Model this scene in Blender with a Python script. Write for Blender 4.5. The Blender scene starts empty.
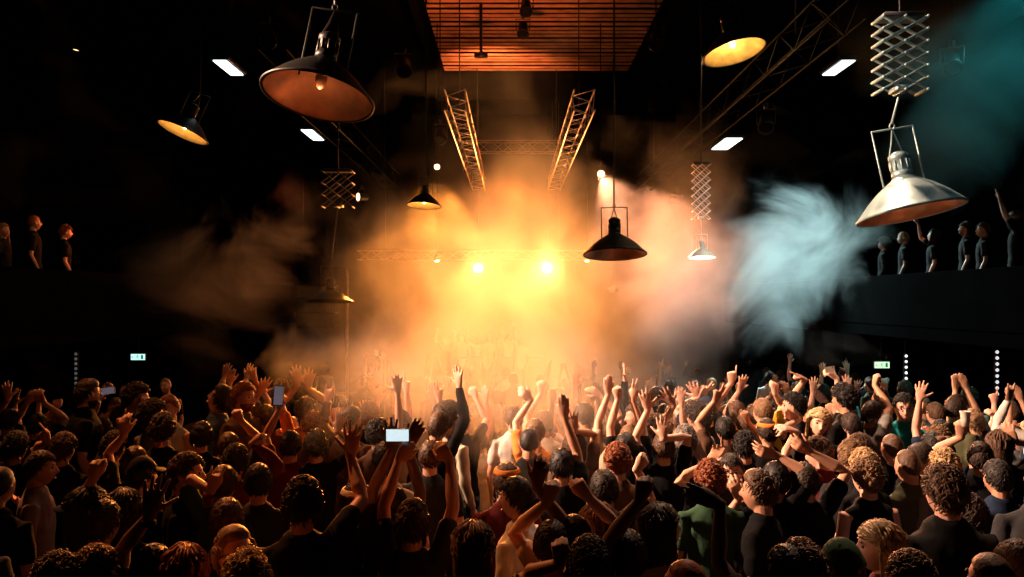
import bpy, bmesh, math, random
import numpy as np
from mathutils import Vector, Matrix, Quaternion, noise

random.seed(7)
S = bpy.context.scene
COL = S.collection
R = math.radians
PI = math.pi

# ---------------------------------------------------------------- camera
F = 800.0          # focal length in pixels of the 1024 px wide frame
HZ = 300.0         # horizon row
CAMZ = 2.5
cam = bpy.data.cameras.new('camera')
cam.sensor_width = 36.0
cam.lens = F * 36.0 / 1024.0
cam.shift_y = (HZ - 288.5) / 1024.0
cam.clip_end = 200
camo = bpy.data.objects.new('camera', cam)
camo.location = (0, 0, CAMZ)
camo.rotation_euler = (R(90), 0, 0)
COL.objects.link(camo)
S.camera = camo


def P(px, py, d):
    """The point of the hall seen at that pixel, d metres in front of the camera."""
    return Vector(((px - 512.0) / F * d, d, CAMZ + (HZ - py) / F * d))


# ---------------------------------------------------------------- world, exposure
S.view_settings.view_transform = 'Standard'
S.view_settings.look = 'None'
S.view_settings.gamma = 1
S.view_settings.use_curve_mapping = False
S.view_settings.exposure = 0.0
w = bpy.data.worlds.new('world')
S.world = w
w.use_nodes = True
w.node_tree.nodes['Background'].inputs[0].default_value = (0.010, 0.020, 0.022, 1)
w.node_tree.nodes['Background'].inputs[1].default_value = 0.10
cy = S.cycles
cy.max_bounces = 4
cy.diffuse_bounces = 2
cy.glossy_bounces = 2
cy.transmission_bounces = 2
cy.volume_bounces = 0
cy.transparent_max_bounces = 8
cy.volume_step_rate = 1.0
cy.volume_max_steps = 128
cy.sample_clamp_indirect = 4
cy.use_denoising = True
cy.caustics_reflective = False
cy.caustics_refractive = False


def spot(name, src, dst, color, power, angle, blend=0.4, radius=0.08):
    l = bpy.data.lights.new(name, 'SPOT')
    l.color = color
    l.energy = power
    l.spot_size = R(angle)
    l.spot_blend = blend
    l.shadow_soft_size = radius
    o = bpy.data.objects.new(name, l)
    o.location = src
    o.rotation_euler = (Vector(dst) - Vector(src)).to_track_quat('-Z', 'Y').to_euler()
    COL.objects.link(o)
    return o


ORG = (1.0, 0.16, 0.02)
AMB = (1.0, 0.28, 0.04)
PEACH = (1.0, 0.36, 0.17)
RED = (1.0, 0.17, 0.04)
WARM = (1.0, 0.58, 0.37)
COOL = (0.62, 0.95, 0.95)
TEAL = (0.05, 0.75, 0.78)
# two blinders at the back of the stage, looking into the hall
spot('stage_spot_light', P(478, 268, 25.6), P(500, 330, 6), (1.0, 0.34, 0.08), 11000, 58, 0.8, 0.12)
spot('stage_spot_light', P(547, 268, 25.6), P(520, 330, 6), (1.0, 0.34, 0.08), 11000, 58, 0.8, 0.12)
# tight beams inside the stage
spot('stage_beam_light', P(437, 262, 24.0), P(446, 350, 23), AMB, 3000, 16, 0.5)
spot('stage_beam_light', P(587, 262, 24.0), P(584, 350, 23), AMB, 3000, 14, 0.5)
spot('stage_beam_light', P(478, 262, 24.6), P(482, 350, 24), AMB, 4500, 14, 0.5)
spot('stage_beam_light', P(478, 262, 24.6), P(560, 330, 22), AMB, 4500, 10, 0.5)
spot('stage_beam_light', P(547, 262, 24.6), P(470, 330, 22), AMB, 4500, 10, 0.5)
spot('stage_wash_light', P(512, 180, 24.8), P(500, 380, 17), ORG, 3000, 75, 0.8)
# truss spots that sweep over the crowd
spot('truss_beam_light', P(438, 170, 19.0), P(410, 430, 8.6), AMB, 36000, 20, 0.25)
spot('truss_beam_light', P(602, 176, 19.0), P(735, 395, 9.0), PEACH, 15000, 22, 0.2)
spot('truss_beam_light', P(357, 197, 19.0), P(120, 190, 15.5), RED, 3200, 40, 0.6)
spot('truss_beam_light', P(684, 200, 19.0), P(800, 225, 18.6), ORG, 260, 22, 0.6)
spot('truss_beam_light', (-3.0, 17.0, 6.0), (-7.9, 13.2, 4.1), ORG, 260, 7, 0.5)  # added spot without a fixture, lights the face on the gallery
spot('pin_spot_light', P(76, 50, 12.0), P(56, 160, 12.0), PEACH, 8, 9, 0.6)
# cool light on the smoke and the corner
spot('cool_spot_light', P(730, 148, 20.0), P(800, 300, 16.0), COOL, 6500, 66, 0.7)
spot('teal_spot_light', P(1075, -60, 11.0), P(950, 130, 11.5), TEAL, 1100, 62, 0.8)
# added warm lights without fixtures, brightening the crowd from side and above
spot('added_spot_light', (-7.2, 6.3, 6.0), (4.4, 6.4, 1.7), WARM, 19000, 38, 0.6, 0.15)
spot('added_key_light', (2.2, 8.9, 8.6), (3.3, 6.2, 1.6), WARM, 4200, 62, 0.7, 0.12)
spot('added_key_light', (-5.2, 8.5, 8.4), (-3.2, 4.6, 1.6), (1, .3, .08), 4200, 46, 0.8, 0.12)
spot('slat_wash_light', (-0.6, 21.2, 7.4), (-0.5, 22.6, 9), (1.0, 0.30, 0.10), 900, 110, 0.8)  # unseen uplights added to wash the timber panel orange
spot('slat_wash_light', (-0.6, 16.5, 6.6), (-0.6, 17.5, 9), (1.0, 0.24, 0.07), 420, 110, 0.8)
# ---------------------------------------------------------------- materials
MATS = {}


def nd(nt, t, **kw):
    n = nt.nodes.new(t)
    for k, v in kw.items():
        setattr(n, k, v)
    return n


def mat(name, col, rough=0.7, metal=0.0, emit=None, strength=0.0, vary=0.25, scale=8.0, bump=0.0, spec=0.4, sss=0.0, coords='Object', lo=None):
    """A principled material whose colour is broken up by noise; every surface of the scene has one."""
    if name in MATS:
        return MATS[name]
    m = bpy.data.materials.new(name)
    m.use_nodes = True
    nt = m.node_tree
    b = nt.nodes['Principled BSDF']
    b.inputs['Roughness'].default_value = rough
    b.inputs['Metallic'].default_value = metal
    b.inputs['Specular IOR Level'].default_value = spec
    tc = nd(nt, 'ShaderNodeTexCoord')
    nz = nd(nt, 'ShaderNodeTexNoise')
    nz.inputs['Scale'].default_value = scale
    nz.inputs['Detail'].default_value = 4
    nt.links.new(tc.outputs[coords], nz.inputs['Vector'])
    rp = nd(nt, 'ShaderNodeValToRGB')
    rp.color_ramp.elements[0].position = 0.3
    rp.color_ramp.elements[1].position = 0.7
    c0 = lo or [c * (1 - vary) for c in col]
    rp.color_ramp.elements[0].color = (*c0, 1)
    rp.color_ramp.elements[1].color = (*[min(1, c * (1 + vary * 0.6)) for c in col], 1)
    nt.links.new(nz.outputs['Fac'], rp.inputs[0])
    nt.links.new(rp.outputs[0], b.inputs['Base Color'])
    if emit:
        b.inputs['Emission Color'].default_value = (*emit, 1)
        b.inputs['Emission Strength'].default_value = strength
    if bump:
        bp = nd(nt, 'ShaderNodeBump')
        bp.inputs['Strength'].default_value = bump
        bp.inputs['Distance'].default_value = 0.02
        nt.links.new(nz.outputs['Fac'], bp.inputs['Height'])
        nt.links.new(bp.outputs[0], b.inputs['Normal'])
    MATS[name] = m
    return m


def volume_mat(name, density, color, scale, thr, gain, aniso=0.3, falloff=None, detail=4.0, fall_amp=1.0, base=0.0, seed=0.0, dist=0.6, rough=0.58):
    """Smoke: scattering whose density is noise minus a threshold; FALLOFF (centre, radii) keeps it inside an ellipsoid."""
    m = bpy.data.materials.new(name)
    m.use_nodes = True
    nt = m.node_tree
    nt.nodes.clear()
    out = nd(nt, 'ShaderNodeOutputMaterial')
    sc = nd(nt, 'ShaderNodeVolumeScatter')
    sc.inputs['Color'].default_value = (*color, 1)
    sc.inputs['Anisotropy'].default_value = aniso
    geo = nd(nt, 'ShaderNodeNewGeometry')
    off = nd(nt, 'ShaderNodeVectorMath', operation='ADD')
    off.inputs[1].default_value = (seed, seed * 1.7, -seed)
    nt.links.new(geo.outputs['Position'], off.inputs[0])
    nz = nd(nt, 'ShaderNodeTexNoise')
    nz.inputs['Scale'].default_value = scale
    nz.inputs['Detail'].default_value = detail
    nz.inputs['Roughness'].default_value = rough
    nz.inputs['Distortion'].default_value = dist
    nt.links.new(off.outputs[0], nz.inputs['Vector'])
    src = nz.outputs['Fac']
    if falloff:
        c, r = falloff
        sub = nd(nt, 'ShaderNodeVectorMath', operation='SUBTRACT')
        sub.inputs[1].default_value = c
        nt.links.new(geo.outputs['Position'], sub.inputs[0])
        dv = nd(nt, 'ShaderNodeVectorMath', operation='DIVIDE')
        dv.inputs[1].default_value = r
        nt.links.new(sub.outputs[0], dv.inputs[0])
        ln = nd(nt, 'ShaderNodeVectorMath', operation='LENGTH')
        nt.links.new(dv.outputs[0], ln.inputs[0])
        mr = nd(nt, 'ShaderNodeMapRange')
        mr.interpolation_type = 'SMOOTHSTEP'
        mr.inputs['From Min'].default_value = 1.0
        mr.inputs['From Max'].default_value = 0.0
        mr.inputs['To Min'].default_value = -fall_amp
        mr.inputs['To Max'].default_value = 0.0
        nt.links.new(ln.outputs['Value'], mr.inputs['Value'])
        ad = nd(nt, 'ShaderNodeMath', operation='ADD')
        nt.links.new(nz.outputs['Fac'], ad.inputs[0])
        nt.links.new(mr.outputs[0], ad.inputs[1])
        src = ad.outputs[0]
    mr2 = nd(nt, 'ShaderNodeMapRange')
    mr2.inputs['From Min'].default_value = thr
    mr2.inputs['From Max'].default_value = thr + gain
    mr2.inputs['To Min'].default_value = base
    mr2.inputs['To Max'].default_value = density
    nt.links.new(src, mr2.inputs['Value'])
    nt.links.new(mr2.outputs[0], sc.inputs['Density'])
    nt.links.new(sc.outputs[0], out.inputs['Volume'])
    return m


# ---------------------------------------------------------------- mesh helpers
class MB:
    """Collects shapes; build() links them as one mesh object."""

    def __init__(s):
        s.v = []
        s.f = []

    def add(s, v, f):
        n = len(s.v)
        s.v.extend(tuple(p) for p in v)
        s.f.extend(tuple(i + n for i in q) for q in f)
        return s

    def box(s, c, d, rot=None):
        x, y, z = d[0] / 2, d[1] / 2, d[2] / 2
        b = min(x, y, z) * 0.18
        vs = []
        for sz, k in ((-1, 1), (-1, 0), (1, 0), (1, 1)):
            zz = sz * (z if k else z - b)
            q = b if k else 0
            for sx, sy in ((-1, -1), (1, -1), (1, 1), (-1, 1)):
                vs.append(Vector((sx * (x - q), sy * (y - q), zz)))
        fs = [(3, 2, 1, 0), (12, 13, 14, 15)]
        for r in range(3):
            for i in range(4):
                j = (i + 1) % 4
                fs.append((r * 4 + i, r * 4 + j, r * 4 + 4 + j, r * 4 + 4 + i))
        if rot is not None:
            vs = [rot @ p for p in vs]
        c = Vector(c)
        return s.add([p + c for p in vs], fs)

    def lathe(s, prof, n=24, c=(0, 0, 0), rot=None, closed=False):
        vs, fs = [], []
        for r, z in prof:
            for i in range(n):
                a = 2 * PI * i / n
                vs.append(Vector((r * math.cos(a), r * math.sin(a), z)))
        m = len(prof)
        for k in range(m - 1 if not closed else m):
            for i in range(n):
                j = (i + 1) % n
                k2 = (k + 1) % m
                fs.append((k * n + i, k * n + j, k2 * n + j, k2 * n + i))
        if not closed:
            fs.append(tuple(reversed(range(n))))
            fs.append(tuple((m - 1) * n + i for i in range(n)))
        if rot is not None:
            vs = [rot @ p for p in vs]
        c = Vector(c)
        return s.add([p + c for p in vs], fs)

    def tube(s, pts, r, n=8):
        v, f = tube_mesh([Vector(p) for p in pts], [(r, r)] * len(pts) if not isinstance(r, (list, tuple)) else [(q, q) for q in r], n)
        return s.add(v, f)

    def build(s, name, m, parent=None, smooth=True, loc=None):
        me = bpy.data.meshes.new(name)
        me.from_pydata([tuple(p) for p in s.v], [], s.f)
        if smooth:
            me.polygons.foreach_set('use_smooth', [True] * len(me.polygons))
        me.update()
        return link(name, me, m, parent, loc)


def link(name, me, m, parent=None, loc=None):
    o = bpy.data.objects.new(name, me)
    if m is not None and not me.materials:
        me.materials.append(m)
    elif m is not None:
        o.material_slots[0].link = 'OBJECT'
        o.material_slots[0].material = m
    COL.objects.link(o)
    if parent is not None:
        o.parent = parent
    if loc is not None:
        o.location = loc
    return o


def tube_mesh(pts, rad, n=8, up=None):
    """A tube with rounded ends through PTS; rad[i] = (rx, ry). Frames follow UP where given."""
    m = len(pts)
    tans = []
    for i in range(m):
        a = pts[max(i - 1, 0)]
        b = pts[min(i + 1, m - 1)]
        t = (b - a)
        tans.append(t.normalized() if t.length > 1e-9 else Vector((0, 0, 1)))
    t0 = tans[0]
    ref = up if up is not None else (Vector((0, 0, 1)) if abs(t0.z) < 0.9 else Vector((1, 0, 0)))
    x = (ref - t0 * ref.dot(t0)).normalized()
    rings = []

    def ring(c, X, Y, rx, ry):
        return [c + X * (rx * math.cos(2 * PI * i / n)) + Y * (ry * math.sin(2 * PI * i / n)) for i in range(n)]
    for i in range(m):
        t = tans[i]
        x = (x - t * x.dot(t))
        x = x.normalized() if x.length > 1e-6 else t.orthogonal().normalized()
        y = t.cross(x)
        rx, ry = rad[i]
        if i == 0:
            rings.append(ring(pts[0] - t * min(rx, ry) * 0.8, x, y, rx * 0.45, ry * 0.45))
            rings.append(ring(pts[0] - t * min(rx, ry) * 0.45, x, y, rx * 0.85, ry * 0.85))
        rings.append(ring(pts[i], x, y, rx, ry))
        if i == m - 1:
            rings.append(ring(pts[i] + t * min(rx, ry) * 0.45, x, y, rx * 0.85, ry * 0.85))
            rings.append(ring(pts[i] + t * min(rx, ry) * 0.8, x, y, rx * 0.45, ry * 0.45))
    v = [p for r in rings for p in r]
    f = []
    for k in range(len(rings) - 1):
        for i in range(n):
            j = (i + 1) % n
            f.append((k * n + i, k * n + j, (k + 1) * n + j, (k + 1) * n + i))
    f.append(tuple(reversed(range(n))))
    f.append(tuple((len(rings) - 1) * n + i for i in range(n)))
    return v, f


def tag(o, label=None, cat=None, group=None, kind=None):
    for k, v in (('label', label), ('category', cat), ('group', group), ('kind', kind)):
        if v:
            o[k] = v
    return o


def empty(name, loc, label=None, cat=None, group=None, rz=0.0):
    o = bpy.data.objects.new(name, None)
    o.empty_display_size = 0.2
    o.location = loc
    o.rotation_euler = (0, 0, rz)
    COL.objects.link(o)
    return tag(o, label, cat, group)


# ---------------------------------------------------------------- the hall
FLOOR_STEPS = [(-2.0, 0.0), (7.1, 0.0), (8.3, -0.6), (24.0, -1.05), (29.0, -1.05)]


def floor_z(y):
    for (a, za), (b, zb) in zip(FLOOR_STEPS[:-1], FLOOR_STEPS[1:]):
        if y <= b:
            return za + (zb - za) * (y - a) / (b - a)
    return FLOOR_STEPS[-1][1]


M_black = mat('black_plaster', (0.003, 0.0032, 0.0034), 0.95, scale=2, spec=0.0)
M_floor = mat('dark_floor', (0.02, 0.018, 0.018), 0.55, scale=3, bump=0.1)
M_steel = mat('dark_steel', (0.03, 0.03, 0.032), 0.45, 0.6, scale=10)
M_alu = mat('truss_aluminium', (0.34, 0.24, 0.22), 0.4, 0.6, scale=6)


def struct(name, mb, m, smooth=False):
    return tag(mb.build(name, m, smooth=smooth), kind='structure')


fl = MB()
ys = [a for a, z in FLOOR_STEPS]
for a, b in zip(ys[:-1], ys[1:]):
    za, zb = floor_z(a), floor_z(b)
    fl.add([(-12, a, za), (12, a, za), (12, b, zb), (-12, b, zb), (-12, a, za - .3), (12, a, za - .3), (12, b, zb - .3), (-12, b, zb - .3)],
           [(0, 1, 2, 3), (7, 6, 5, 4)])
struct('floor', fl, M_floor)
struct('wall_left', MB().box((-12.1, 13.5, 4.2), (0.2, 31, 11)), M_black)
struct('wall_right', MB().box((12.1, 13.5, 4.2), (0.2, 31, 11)), M_black)
struct('wall_back', MB().box((0, 29.1, 4.2), (24.4, 0.2, 11)), M_black)
struct('wall_front', MB().box((0, -2.1, 4.2), (24.4, 0.2, 11)), M_black)
cm = MB()
cm.box((-7.0, 13.5, 9.3), (10, 31, 0.2)).box((7.7, 13.5, 9.3), (8.6, 31, 0.2)).box((0.7, 26.1, 9.3), (5.4, 6.2, 0.2)).box((0.7, 4.8, 9.3), (5.4, 13.8, 0.2))
struct('ceiling', cm, M_black)
# slatted timber panel let into the ceiling
pm = MB()
for i in range(38):
    y = 12.2 + i * 0.295
    pm.box((0.7, y, 9.15 + 0.012 * math.sin(i * 1.7)), (5.3, 0.16, 0.016))
M_slat = mat('slat_timber', (0.42, 0.2, 0.1), 0.6, scale=3, vary=0.45)
struct('trim_1', pm, M_slat)
pb = MB().box((0.7, 17.3, 9.35), (5.4, 11.4, 0.08))
struct('trim_2', pb, mat('slat_backing', (0.006, 0.004, 0.003), 0.9, spec=0))
# downstand at the end of the timber panel
struct('trim_3', MB().box((0.7, 23.3, 8.75), (5.6, 0.25, 0.9)).box((-2.1, 17.3, 8.95), (0.18, 11.6, 0.5)).box((3.5, 17.3, 8.95), (0.18, 11.6, 0.5)), M_black)
# side galleries
for sx, nm in ((-1, 'left'), (1, 'right')):
    g = MB()
    g.box((sx * 9.7, 15.5, 1.9), (4.5, 25, 0.3)).box((sx * 7.5, 15.5, 2.5), (0.12, 25, 1.0))
    struct('trim_4' if sx < 0 else 'trim_5', g, M_black)
# stage deck at the back of the hall
struct('trim_6', MB().box((0, 26.6, -0.70), (11, 4.8, 0.8)), M_black)

# ---------------------------------------------------------------- smoke and haze
def haze(name, c, size, m, ell=False):
    mb = MB()
    if ell:
        prof = [(math.sin(PI * (i + .5) / 10) * 1.0, -math.cos(PI * (i + .5) / 10)) for i in range(10)]
        mb.lathe(prof, 18)
        mb.v = [(c[0] + p[0] * size[0], c[1] + p[1] * size[1], c[2] + p[2] * size[2]) for p in mb.v]
    else:
        x, y, z = size
        mb.add([(c[0] + sx * x, c[1] + sy * y, c[2] + sz * z) for sz in (-1, 1) for sx, sy in ((-1, -1), (1, -1), (1, 1), (-1, 1))],
               [(3, 2, 1, 0), (4, 5, 6, 7), (0, 1, 5, 4), (1, 2, 6, 5), (2, 3, 7, 6), (3, 0, 4, 7)])
    o = mb.build(name, m, smooth=False)
    return tag(o, kind='stuff')


hz = volume_mat('stage_haze', 0.15, (1, 1, 1), 0.46, 0.27, 0.46, 0.30, falloff=((0.3, 19.5, 2.0), (6.9, 13.0, 7.0)), fall_amp=0.38, seed=3, detail=7, dist=0.9)
tag(haze('stage_haze', (0.6, 18.4, 3.6), (6.2, 10.2, 5.3), hz), 'hazy orange smoke filling the stage end of the hall', 'smoke')
fc = P(485, 385, 7.2)
fh = volume_mat('crowd_haze', 0.40, (1, 1, 1), 0.8, 0.24, 0.40, 0.3, falloff=(tuple(fc), (2.3, 2.5, 1.2)), fall_amp=0.40, seed=6, detail=6)
tag(haze('smoke_bank', fc, (2.3, 2.5, 1.2), fh, True), 'glowing orange smoke lying over the middle of the crowd', 'smoke')
bc = P(682, 265, 13.5)
bh = volume_mat('beam_haze', 0.30, (1, .96, .96), 0.55, 0.26, 0.45, 0.25, falloff=(tuple(bc), (2.0, 3.6, 2.9)), fall_amp=0.40, seed=17, detail=8, dist=1.3, rough=.62)
tag(haze('smoke_column', bc, (2.0, 3.6, 2.9), bh, True), 'peach and mauve smoke around the small pale scissor lamp', 'smoke')
cc = P(795, 262, 16.5)
cr = (2.9, 2.2, 3.1)
cl = volume_mat('cool_smoke', 0.62, (0.93, 1, 1), 0.42, 0.27, 0.46, 0.15, falloff=(tuple(cc), cr), fall_amp=0.46, seed=11, detail=10, dist=1.5, rough=.68)
tag(haze('smoke_cloud', cc, (2.9, 2.2, 3.1), cl, True), 'pale blue-grey smoke cloud drifting beside the silver scissor lamp', 'smoke')
lc = P(225, 275, 14.0)
ll = volume_mat('red_smoke', 0.35, (1, .9, .9), 0.5, 0.30, 0.45, 0.2, falloff=(tuple(lc), (3.3, 1.6, 2.2)), fall_amp=0.42, seed=5, detail=10, dist=1.5, rough=.66)
tag(haze('smoke_wisp', lc, (3.3, 1.6, 2.2), ll, True), 'dim red wisp of smoke drifting before the dark side wall', 'smoke')
tc = P(975, 60, 11.0)
tl = volume_mat('teal_smoke', 0.10, (.9, 1, 1), 0.5, 0.26, 0.4, 0.2, falloff=(tuple(tc), (2.8, 2.0, 2.6)), fall_amp=0.4, seed=9, detail=6)
tag(haze('teal_smoke', tc, (2.8, 2.0, 2.6), tl, True), 'thin teal haze high above the silver scissor lamp', 'smoke')
# ================================================================ LAMPS, TRUSSES, SIGNS
M_trussd = mat('truss_black', (0.004, 0.004, 0.004), 0.7, 0.0, scale=6, spec=0.03)
M_dark = mat('lamp_dark_enamel', (0.005, 0.0045, 0.0045), 0.45, 0.0, scale=7, spec=0.2)
M_galv = mat('galvanised_steel', (0.24, 0.36, 0.39), 0.42, 0.55, scale=9, vary=0.3, bump=0.1)
M_white = mat('pale_steel', (0.75, 0.72, 0.68), 0.4, 0.2, scale=9)
M_copper = mat('copper_reflector', (0.55, 0.24, 0.12), 0.28, 0.9, scale=5, vary=0.35, bump=0.15)
M_gold = mat('gold_reflector', (0.85, 0.52, 0.16), 0.30, 0.9, scale=6, vary=0.35, bump=0.15)
M_bulb = mat('warm_bulb', (0.9, 0.7, 0.4), 0.4, emit=(1.0, 0.62, 0.22), strength=5.0)
M_bulboff = mat('unlit_bulb', (0.2, 0.09, 0.05), 0.3)


def scissor(mb, c, top, bot, wd, dp, n, r):
    """Two pantograph ladders hanging one behind the other, joined by cross pins."""
    h = (top - bot) / n
    for q in (-1, 1):
        y = c.y + q * dp / 2
        for k in range(n):
            z0, z1 = bot + k * h, bot + (k + 1) * h
            for off in (-.25, .25):
                x0, x1 = c.x + (off - .25) * wd, c.x + (off + .25) * wd
                mb.tube([(x0, y, z0), (x1, y, z1)], r, 5)
                mb.tube([(x1, y, z0), (x0, y, z1)], r, 5)
    for k in range(n + 1):
        z = bot + k * h
        for off in (-.5, 0, .5):
            mb.tube([(c.x + off * wd, c.y - dp / 2 - r, z), (c.x + off * wd, c.y + dp / 2 + r, z)], r * 1.5, 5)


def dome_lamp(px, py, d, wpx, roll, tilt, label, shade=None, inner=None, lit=0.0, scis=None, top=9.18, bracket=True, squat=.78, bulb=None, lightc=(1, .6, .25), frame_h=1.0, hang=True):
    """An industrial dome lamp whose rim centre shows at (px, py) and is wpx wide."""
    Rr = wpx / 2 / F * d
    c = P(px, py, d)
    root = empty('pendant_lamp', c, label, 'lamp', 'dome lamps hanging over the crowd')
    rot = Matrix.Rotation(R(roll), 3, 'Y') @ Matrix.Rotation(R(-tilt), 3, 'X')
    o = MB()
    k = squat
    prof = [(1.0, 0.0), (1.03, .0), (1.035, .04), (1.0, .06), (.90, .17 * k / .78), (.74, .34 * k / .78), (.56, .50 * k / .78), (.38, .63 * k / .78), (.24, .72 * k / .78), (.19, k), (.18, k + .02), (.01, k + .02), (.01, k - .03), (.16, k - .03), (.23, .68 * k / .78), (.37, .60 * k / .78), (.55, .47 * k / .78), (.73, .31 * k / .78), (.89, .14 * k / .78), (.97, .03)]
    o.lathe([(r * Rr, z * Rr) for r, z in prof], 40, (0, 0, 0), rot, closed=True)
    o.build('shade', shade or M_dark, root)
    i = MB()
    ip = [(.985, .012), (.88, .135 * k / .78), (.72, .295 * k / .78), (.54, .455 * k / .78), (.36, .585 * k / .78), (.22, .665 * k / .78), (.02, k - .06)]
    ip2 = ip + [(a * .98, b + .006) for a, b in reversed(ip)]
    i.lathe([(r * Rr, z * Rr) for r, z in ip2], 40, (0, 0, 0), rot, closed=True)
    i.build('reflector', inner or M_copper, root)
    b = MB()
    b.lathe([(.03 * Rr, .62 * Rr), (.07 * Rr, .60 * Rr), (.10 * Rr, .50 * Rr), (.11 * Rr, .36 * Rr), (.07 * Rr, .22 * Rr), (.02 * Rr, .18 * Rr)], 16, (0, 0, 0), rot)
    b.build('bulb', bulb or (M_bulb if lit else M_bulboff), root)
    hsg = MB()
    hsg.lathe([(r * Rr, (k + z) * Rr) for r, z in [(.17, -.02), (.20, .0), (.20, .10), (.17, .12), (.17, .34), (.20, .36), (.20, .44), (.12, .50), (.05, .52)]], 22, (0, 0, 0), rot)
    for a in range(10):
        t = a * PI / 5
        hsg.box(rot @ Vector((math.cos(t) * .185 * Rr, math.sin(t) * .185 * Rr, (k + .23) * Rr)), (.03 * Rr, .03 * Rr, .2 * Rr), rot)
    hsg.build('housing', shade or M_dark, root)
    topz = k + .5
    if bracket:
        g = MB()
        w_, r = .42, .016 * Rr + .002
        fh = k + frame_h
        q = [Vector((-w_, 0, .42)), Vector((-w_, 0, fh)), Vector((w_, 0, fh)), Vector((w_, 0, .42))]
        q = [rot @ (p * Rr) for p in q]
        for a, b2 in zip(q[:-1], q[1:]):
            g.tube([a, b2], r, 6)
        g.tube([rot @ (Vector((-.19, 0, k + .4)) * Rr), rot @ (Vector((-.08, 0, fh - .3)) * Rr), rot @ (Vector((0, 0, fh)) * Rr)], r * .8, 6)
        g.tube([rot @ (Vector((.19, .02, k + .1)) * Rr), rot @ (Vector((.10, .03, fh - .4)) * Rr), rot @ (Vector((0, 0, fh)) * Rr)], r * .8, 6)
        g.build('bracket', shade or M_dark, root)
        topz = fh
    hk = rot @ Vector((0, 0, topz * Rr))
    h = MB()
    ring = [hk + Vector((.05 * Rr * math.sin(t), 0, .06 * Rr - .06 * Rr * math.cos(t))) for t in [j * PI / 5 for j in range(11)]]
    h.tube(ring, .012 * Rr + .002, 6)
    z2 = hk.z + .12 * Rr
    if scis:
        sw, zt, zb, n = scis
        zt, zb = P(0, zt, d).z - c.z, P(0, zb, d).z - c.z
        cxs = Vector((P(sw[1], 0, d).x - c.x, 0, 0))
        sc = MB()
        scissor(sc, cxs, zt, zb, sw[0] / F * d, .5 * sw[0] / F * d, n, .010 * Rr / .45 + .001)
        sc.build('scissor_hanger', shade or M_dark, root)
        st = MB()
        st.tube([hk + Vector((0, 0, .12 * Rr)), Vector((cxs.x, 0, zb))], .03 * Rr, 8)
        st.box((cxs.x, 0, zb + .02), (sw[0] / F * d * .3, .5 * sw[0] / F * d, .04))
        st.build('stem', shade or M_dark, root)
        h.build('hook', shade or M_dark, root)
        tp = MB().tube([(cxs.x, 0, zt), (cxs.x, 0, top - c.z)], .012, 6)
        tp.box((cxs.x, 0, zt + .02), (sw[0] / F * d * .9, .5 * sw[0] / F * d, .04))
        tp.build('cable', M_steel, root)
    else:
        h.build('hook', shade or M_dark, root)
        MB().tube([(hk.x, hk.y, z2), (hk.x, hk.y, top - c.z)], .012, 6).build('cable', M_steel, root)
    if lit:
        l = bpy.data.lights.new('lamp_light', 'POINT')
        l.color = lightc
        l.energy = lit
        l.shadow_soft_size = .10 * Rr
        lo = bpy.data.objects.new('lamp_light', l)
        lo.location = rot @ Vector((0, 0, .10 * Rr))
        lo.parent = root
        COL.objects.link(lo)
    return root


dome_lamp(182.5, 133, 12.8, 50, 20, 10, 'dark dome lamp glowing gold inside, high over the dark corner of the hall', inner=M_gold, lit=60)
dome_lamp(317.5, 98, 6.4, 110, 8, 12, 'large dome lamp seen from below with an unlit copper inside', inner=M_copper, lit=7, bulb=M_bulboff, lightc=(1, .45, .2))  # bulb is unlit; an added point light brightens the copper
dome_lamp(734.5, 53, 11.6, 62, -11, 8, 'dome lamp glowing bright gold inside, beside the timber ceiling panel', inner=M_gold, lit=90, lightc=(1, .66, .3))
dome_lamp(424, 206, 12.0, 34, 3, 6, 'small black dome lamp with a bright rim under the dark truss', inner=M_gold, lit=25)
dome_lamp(615, 255, 11.4, 62, 0, 8, 'dark dome lamp hanging as a silhouette in the orange smoke', inner=M_copper, squat=.72, frame_h=.85)
dome_lamp(702, 258, 11.5, 27, 0, 6, 'small pale dome lamp on a long scissor hanger in the smoke', shade=M_white, inner=M_white, lit=12, scis=((17, 701), 165, 219, 7), lightc=(1, .8, .6))
dome_lamp(911, 214, 7.0, 100, -9, 7, 'silver dome lamp on a wide scissor hanger, copper-coloured inside', shade=M_galv, inner=M_copper, lit=9, bulb=M_bulboff, scis=((44, 900), 20, 92, 6), lightc=(1, .5, .3))  # unlit bulb too, point light added inside to lift the copper
dome_lamp(330, 302, 12.5, 46, 0, 4, 'black dome lamp on a dark scissor hanger beside the orange beam', inner=M_dark, scis=((30, 338), 172, 207, 3), squat=.55)
# unseen overhead spots added to brighten the silver lamp and the pale one
spot('added_spot_light', (1.6, 4.0, 8.6), P(911, 170, 7.0), (.75, .97, 1.0), 260, 20, .5)
spot('added_spot_light', (3.6, 6.5, 7.5), P(702, 225, 11.5), (1, .85, .7), 1200, 12, .5)


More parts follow.
